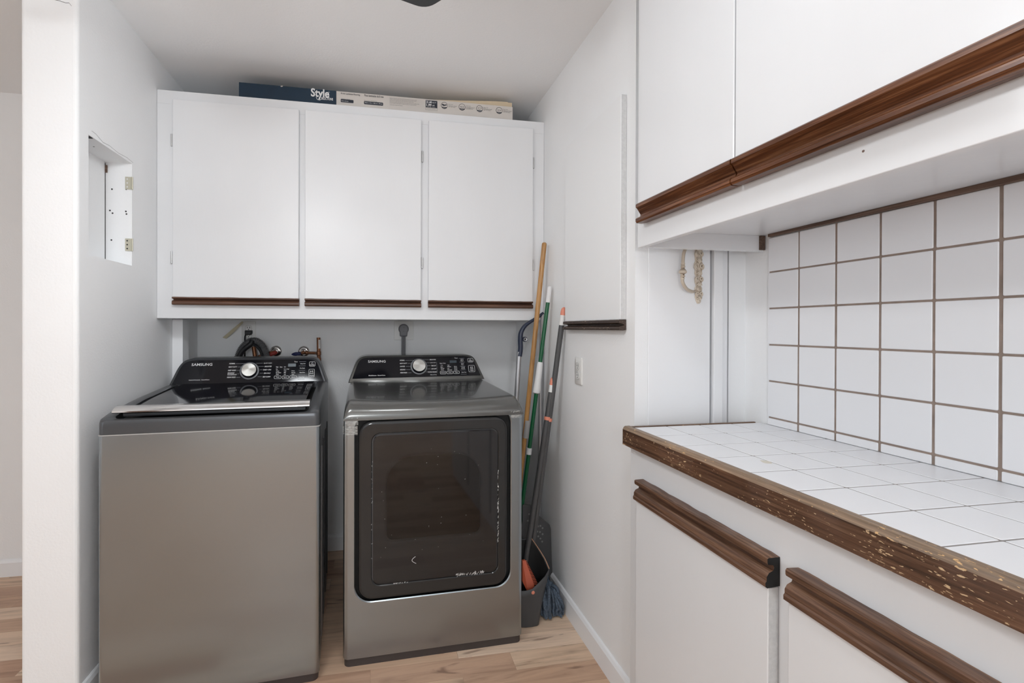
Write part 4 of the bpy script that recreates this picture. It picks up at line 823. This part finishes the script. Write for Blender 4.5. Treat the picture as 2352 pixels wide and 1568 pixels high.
# dark sheet with pale discs, painted in place of a dotted shadow
bt = thing('dotted_shadow_sheet', 'dark grey flat sheet with pale dots, standing in for a dotted shadow behind the dustpan', 'board', (.72, 2.10, 0))
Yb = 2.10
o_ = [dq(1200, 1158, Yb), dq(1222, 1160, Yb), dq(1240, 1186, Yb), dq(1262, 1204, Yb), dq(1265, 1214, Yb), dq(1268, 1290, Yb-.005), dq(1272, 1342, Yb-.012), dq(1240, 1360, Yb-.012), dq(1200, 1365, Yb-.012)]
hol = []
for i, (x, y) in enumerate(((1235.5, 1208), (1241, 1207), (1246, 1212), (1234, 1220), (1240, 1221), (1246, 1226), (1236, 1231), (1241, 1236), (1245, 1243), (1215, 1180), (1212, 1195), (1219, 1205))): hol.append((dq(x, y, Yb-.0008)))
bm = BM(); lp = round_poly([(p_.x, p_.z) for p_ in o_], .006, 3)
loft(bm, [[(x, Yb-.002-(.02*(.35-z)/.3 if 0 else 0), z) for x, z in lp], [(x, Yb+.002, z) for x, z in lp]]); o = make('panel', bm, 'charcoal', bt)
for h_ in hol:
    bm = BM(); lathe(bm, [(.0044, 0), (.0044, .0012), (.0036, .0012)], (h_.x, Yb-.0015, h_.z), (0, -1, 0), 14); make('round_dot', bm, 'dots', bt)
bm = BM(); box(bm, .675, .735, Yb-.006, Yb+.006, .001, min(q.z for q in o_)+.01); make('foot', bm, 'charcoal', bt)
# folded step ladder with navy hand rail
t = thing('step_ladder', 'folded step ladder with navy plastic hand rail and silver legs beside the dryer', 'ladder', (.73, 2.215, 0))
LY = 2.205
def lq(x, y, d=0): return atY(x, y, LY+d)
path = smooth_path([lq(1193, 818), lq(1195.5, 800), lq(1195, 780), lq(1197, 763), lq(1206, 748), lq(1221, 737), lq(1235, 728.5), lq(1248, 719)], 7)
n = len(path)
bm = BM(); tube(bm, path, [.0150-.0055*min(1, max(0, (i/(n-1)-.35)/.4)) for i in range(n)], 14, flat=.8)
ear = lq(1205.5, 779); lathe(bm, [(.0118, -.006), (.0125, -.004), (.0125, .004), (.0118, .006)], ear, (0, 1, 0), 20); 
make('hand_rail', bm, 'navy', t, smooth=True, angle=60)['label'] = 'navy plastic hand rail'
bm = BM(); lathe(bm, [(.0045, -.0075), (.0085, -.0085), (.0085, .0075), (.0045, .0075)], ear, (0, 1, 0), 20); make('grommet', bm, 'alu', t, smooth=True)
bm = BM(); lathe(bm, [(.0048, -.0078), (.0048, .0078)], ear, (0, 1, 0), 14); make('pivot_hole', bm, 'dark', t)
bm = BM(); l0 = lq(1193.0, 808); tube(bm, [l0, V((l0.x-.014, LY, .9)), V((l0.x-.03, LY+.02, .02))], .0115, 14); make('leg', bm, 'alu', t, smooth=True)
bm = BM(); l1 = lq(1246, 721); tube(bm, [l1, V((l1.x-.002, LY+.012, 1.15)), V((l1.x-.006, LY+.03, .02))], .0095, 14); make('leg', bm, 'alu', t, smooth=True)
for z in (.16,):
    bm = BM(); box(bm, l0.x-.02, l1.x-.006, LY+.02, LY+.036, z-.04, z+.04); make('step', bm, 'alu', t, bevel=.004)
for p_ in ((l0.x-.03, LY+.02, 0), (l1.x-.006, LY+.03, 0)):
    bm = BM(); lathe(bm, [(.014, 0.0005), (.014, .02), (.0125, .03)], p_, (0, 0, 1), 14); make('foot', bm, 'rubber', t)

# ------------------------------------------------------------------ tiled counter run on the right
XF, XD = .770, .746                     # base cabinet frame, door faces
YEND = 1.3345; YN = -.35
t = thing('base_cabinet', 'white base cabinet with dark brown pulls under the tiled counter', 'cabinet', (1.0, .5, 0))
bm = BM(); box(bm, XF, XT-.002, YN, YEND, .001, .8785); make('carcass', bm, 'cab', t, bevel=.0015)
for y0, y1 in ((.789, 1.2625), (.262, .7445), (-.29, .215)):
    bm = BM(); box(bm, XD, XF-.001, y0, y1, .10, .7345); d = make('door', bm, 'cab', t, bevel=.002)
    bm = BM(); box(bm, XD+.0012, XF-.0022, y0-.0008, y0+.0005, .102, .7335); make('door_edge', bm, 'edge', d)
    bm = BM(); moulding(bm, (XF-.001, 0, .735), (-1, 0, 0), (0, 0, 1), (0, 1, 0), y0-.003, y1+.001, .06, .031, .0022); o = make('pull', bm, ['pullY', 'black'], d, smooth=True, angle=35); o['label'] = 'dark brown worn moulding pull'
    for f in o.data.polygons:
        if f.normal.y < -.9 and y0 > .7: f.material_index = 1
bm = BM(); box(bm, XF-.0006, XF+.001, 1.287, 1.2885, .552, .572); box(bm, XF-.0006, XF+.001, 1.287, 1.288, .535, .542); make('hinge_gap', bm, 'dark', t)
t = thing('tiled_countertop', 'white tiled countertop with worn brown wooden edge', 'countertop', (1.0, .5, .88))
TZ = .932; gy0, ts = 1.3255, .1143
bm = BM(); box(bm, .7685, XT-.002, YN, gy0-.002, .8795, TZ-.0006); make('slab', bm, 'groutgrey', t)
bm = BM(); gw = .0017
def tile_into(bm, P, a0, a1, b0, b1, h=.002, e=.0014):
    """one pillowed tile: P(a, b, h) -> point"""
    loft(bm, [[P(a, b, 0) for a, b in rrect(a0, a1, b0, b1, .0022, 2)], [P(a, b, h*.6) for a, b in rrect(a0, a1, b0, b1, .0022, 2)], [P(a, b, h) for a, b in rrect(a0+e, a1-e, b0+e, b1-e, .002, 2)]], False, True)
for i in range(4):
    for k in range(15):
        a0, a1 = .7703+i*ts, min(.7703+(i+1)*ts, XT-.003); b1, b0 = gy0-k*ts, max(gy0-(k+1)*ts, YN)
        if b1-b0 < .02: continue
        tile_into(bm, lambda a, b, h: (a, b, TZ-.0018+h), a0+gw, a1-gw, b0+gw, b1-gw)
make('tile_surface', bm, 'tile', t)
bm = BM(); c_ = (1.005, 1.012)
quad(bm, [bm.verts.new((.872+.008*cos(a)*1.3+.002*sin(3*a), .93+.014*sin(a), TZ+.0004)) for a in [2*pi*i/18 for i in range(18)]]); make('stain', bm, plain('yellow_stain', srgb(212, 206, 190), .3), t)
bm = BM()
def edge_strip(bm, pts2, run):
    loft(bm, run(pts2))
prof = [(.0, .879), (.0, .9255), (.004, .9325), (.008, .9352), (.0225, .9352), (.0225, .879)]
bm = BM(); ny = 60; loft(bm, [[(.745+a, YN+(1.3385-YN)*i/ny, z-(.0012*max(0, random.gauss(0, .6)) if .0 < a < .01 else 0)) for a, z in prof] for i in range(ny+1)]); o = make('front_edge', bm, ['edgeY', 'edgetop'], t, smooth=True, angle=30)
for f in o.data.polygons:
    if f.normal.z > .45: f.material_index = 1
o['label'] = 'worn chipped brown wooden edge'
bm = BM(); loft(bm, [[(x, 1.3385-a, z) for a, z in ((0, .882), (0, .932), (.004, .9345), (.0115, .9345), (.0115, .882))] for x in (.7678, 1.204)]); make('end_edge', bm, 'edgeX', t, smooth=True, angle=30)
# backsplash
t = thing('tile_backsplash', 'white square tiles with brown grout on the wall above the counter', 'backsplash', (XT-.003, .5, .935))
bm = BM(); XS = 1.2215; wy0 = 1.1865; wz0 = .842; yfar = 1.2965
box(bm, XS-.0002, XT-.0008, YN, yfar-.004, .9335, 1.5215); make('grout', bm, 'grout', t)
bm = BM(); gw = .0029
ys = [yfar+gw]+[wy0-j*ts for j in range(14)]
zs = [.9330]+[wz0+i*ts for i in range(1, 7)]
for a in range(len(ys)-1):
    for b in range(len(zs)-1):
        z0, z1 = zs[b], min(zs[b+1], 1.5235)
        tile_into(bm, lambda p_, q_, h: (XS+.0004-h*1.3, p_, q_), ys[a+1]+gw*(1+random.uniform(-.2, .25)), ys[a]-gw*(1+random.uniform(-.2, .25)), z0+gw*.9-(.0029 if b == 0 else 0), z1-gw*.9, .0022)
make('tiles', bm, 'tile', t)
# ------------------------------------------------------------------ wall cabinet over the counter
t = thing('counter_wall_cabinet', 'white wall cabinet over the tiled counter with long red brown pulls', 'cabinet', (1.0, .5, 1.483))
UX, UDX = .790, .766; UB, UU = 1.483, 1.533
bm = BM(); box(bm, UX, UX+.019, YN, YEND, UB, ZC-.002); make('face_frame', bm, 'cabgloss', t, bevel=.0015)
bm = BM(); box(bm, UX+.0195, XT-.001, YN, YEND-.02, UU, UU+.016); make('bottom_panel', bm, 'cabgloss', t)
bm = BM(); box(bm, UX+.0195, XT-.004, YEND-.019, YEND, UB+.0006, ZC-.002); make('end_panel', bm, 'cabgloss', t, bevel=.001)
bm = BM(); box(bm, XT-.022, XT-.004, YEND-.0245, YEND-.0192, UB+.004, UU-.001); make('raw_corner', bm, 'rawwood', t)['label'] = 'bare brown wood in the corner'
bm = BM(); loft(bm, [[(XT-.0145, y, UU-.0005), (XT-.0042, y, UU-.0005), (XT-.0042, y, UU-.0095-.004*max(0, 1.2-y)/.8), (XT-.0145, y, UU-.0085-.004*max(0, 1.2-y)/.8)] for y in (YN, 0, .5, .8, 1.0, 1.2, 1.289)]); make('ledger_strip', bm, 'rawwood', t)['label'] = 'bare brown wooden strip'
for y0, y1 in ((.9085, 1.289), (.30, .9045), (-.33, .294)):
    bm = BM(); box(bm, UDX, UX-.001, y0, y1, 1.606, ZC-.02); d = make('door', bm, 'cabgloss', t, bevel=.002)
    bm = BM(); moulding(bm, (UX-.001, 0, 1.5475), (-1, 0, 0), (0, 0, 1), (0, 1, 0), y0+.0022, y1+.002, .059, .0315, 0, PROF_U); make('pull', bm, 'pullR', d, smooth=True, angle=35)['label'] = 'red brown moulding pull'
bm = BM(); q_ = atX(1983, 347, UX); lathe(bm, [(.0022, 0), (.002, .0006)], (q_.x, q_.y, q_.z), (-1, 0, 0), 10); make('nail_mark', bm, plain('rust_spot', srgb(120, 100, 92), .7), t)

# ------------------------------------------------------------------ ceiling fan (only a blade tip shows in the photo)
HX, HYF = -.40, .94
t = thing('ceiling_fan', 'dark ceiling fan, one blade tip reaching into the top of the picture', 'ceiling fan', (HX, HYF, ZC))
bm = BM(); lathe(bm, [(.07, 0), (.065, .03), (.03, .06), (.014, .065), (.014, .14), (.05, .145), (.115, .165), (.12, .25), (.10, .285), (.145, .30), (.150, .345), (.142, .357), (.13, .357)], (HX, HYF, ZC-.001), (0, 0, -1), 36); make('motor_housing', bm, 'fan', t, smooth=True, angle=40)
bm = BM(); lathe(bm, [(.128, .355), (.128, .38), (.122, .41), (.106, .44), (.076, .463), (.04, .474), (.0, .477)], (HX, HYF, ZC-.001), (0, 0, -1), 36); make('lamp_bowl', bm, 'lamp', t, smooth=True, angle=60)
BZ = 2.108
tipc = atY(0, 0, 1)  # placeholder overwritten below
def onz(x, y, z):
    d = ray(x, y); return V((0, 0, CAM_H))+d*((z-CAM_H)/d.z)
e0, e1, e2 = onz(921, 0, BZ), onz(979, 21, BZ), onz(1013, 0, BZ)
tip_dir = V((e1.x-HX-.02, e1.y-HYF, 0)).normalized(); R0 = sqrt((e1.x-HX)**2+(e1.y-HYF)**2)
ax = tip_dir; sd_ = V((ax.y, -ax.x, 0))
def loc(p_): q = V((p_.x-HX, p_.y-HYF, 0)); return q.dot(ax), q.dot(sd_)
l0_, l1_, l2_ = loc(e0), loc(e1), loc(e2)
du = (V(l0_)-V(l1_)).normalized(); dv = (V(l2_)-V(l1_)).normalized(); c1 = V(l1_)+(du+dv)*-.002; c2 = c1+dv*.125
outline = [(.13, -.04), tuple(c1+du*.47), tuple(c1), tuple(c2), tuple(c2+du*.40+dv*.01), (.13, .04)]
outline = round_poly(outline, [.005, .08, .035, .035, .08, .005], 6)
for k in range(3):
    a = k*2*pi/3; rot = Matrix.Rotation(a, 3, 'Z'); A_, S_ = rot @ ax, rot @ sd_
    bm = BM(); loft(bm, [[V((HX, HYF, BZ+dz))+A_*p_+S_*q_ for p_, q_ in outline] for dz in (0, .007)]); b_ = make('blade', bm, 'fan', t, bevel=.002)
    bm = BM(); lp = [(.09, -.02), (.20, -.035), (.215, 0), (.20, .035), (.09, .02)]
    loft(bm, [[V((HX, HYF, BZ+dz+.0075))+A_*p_+S_*q_ for p_, q_ in lp] for dz in (0, .006)]); make('blade_iron', bm, 'fan', b_)

# ------------------------------------------------------------------ light
def area(name, loc, rot, sx, sy, power, col):
    ld = bpy.data.lights.new(name, 'AREA'); ld.shape = 'RECTANGLE'; ld.size = sx; ld.size_y = sy; ld.energy = power; ld.color = col
    o = bpy.data.objects.new(name, ld); C.objects.link(o); o.location = loc; o.rotation_euler = rot; return o
area('left_fill_light', (-3.42, -1.2, 1.3), (radians(90), 0, radians(-90)), 1.85, 1.5, 13, (.91, .96, 1))  # added side fill shining through the invented left window
area('rear_fill_light', ((WX0+WX1)/2, RY-.12, 1.52), (radians(90), 0, 0), 2.55, 1.2, 6, (.91, .96, 1))  # added frontal fill shining through the invented rear window
t = thing('added_fill_lamp', 'added white globe fill lamp, unseen behind the camera', 'lamp', (-.15, -1.5, 0))  # lamp added as frontal fill for the back wall and low parts
bm = BM(); lathe(bm, [(.13, .001), (.13, .02), (.02, .03), (.012, .05), (.012, 1.34), (.04, 1.35), (.045, 1.38)], (-.15, -1.5, 0), (0, 0, 1), 24); make('stand', bm, 'fan', t, smooth=True, angle=40)
bm = BM(); sphere(bm, (-.15, -1.5, 1.50), .14, seg=24); make('globe', bm, 'globe', t, smooth=True, angle=180)
t = thing('ceiling_light', 'flush round ceiling light above the counter edge', 'ceiling light', (.22, .48, ZC))
bm = BM(); lathe(bm, [(.17, .0005), (.17, .03), (.155, .035)], (.22, .48, ZC), (0, 0, -1), 32); make('base_ring', bm, 'plate', t, smooth=True, angle=40)
bm = BM(); lathe(bm, [(.154, .033), (.15, .05), (.12, .075), (.07, .09), (0, .095)], (.22, .48, ZC), (0, 0, -1), 32); make('diffuser', bm, 'diffuser', t, smooth=True, angle=60)
w = bpy.data.worlds.new('world'); S.world = w; w.use_nodes = True
w.node_tree.nodes['Background'].inputs[0].default_value = (.9, .95, 1, 1); w.node_tree.nodes['Background'].inputs[1].default_value = .6
S.view_settings.view_transform = 'Standard'; S.view_settings.look = 'None'; S.view_settings.gamma = 1; S.view_settings.exposure = .15
S.view_settings.use_curve_mapping = False
S.cycles.max_bounces = 10; S.cycles.diffuse_bounces = 6; S.cycles.glossy_bounces = 5; S.cycles.use_denoising = True
S.cycles.sample_clamp_indirect = 6
S.cycles.use_adaptive_sampling = True; S.cycles.adaptive_threshold = .03
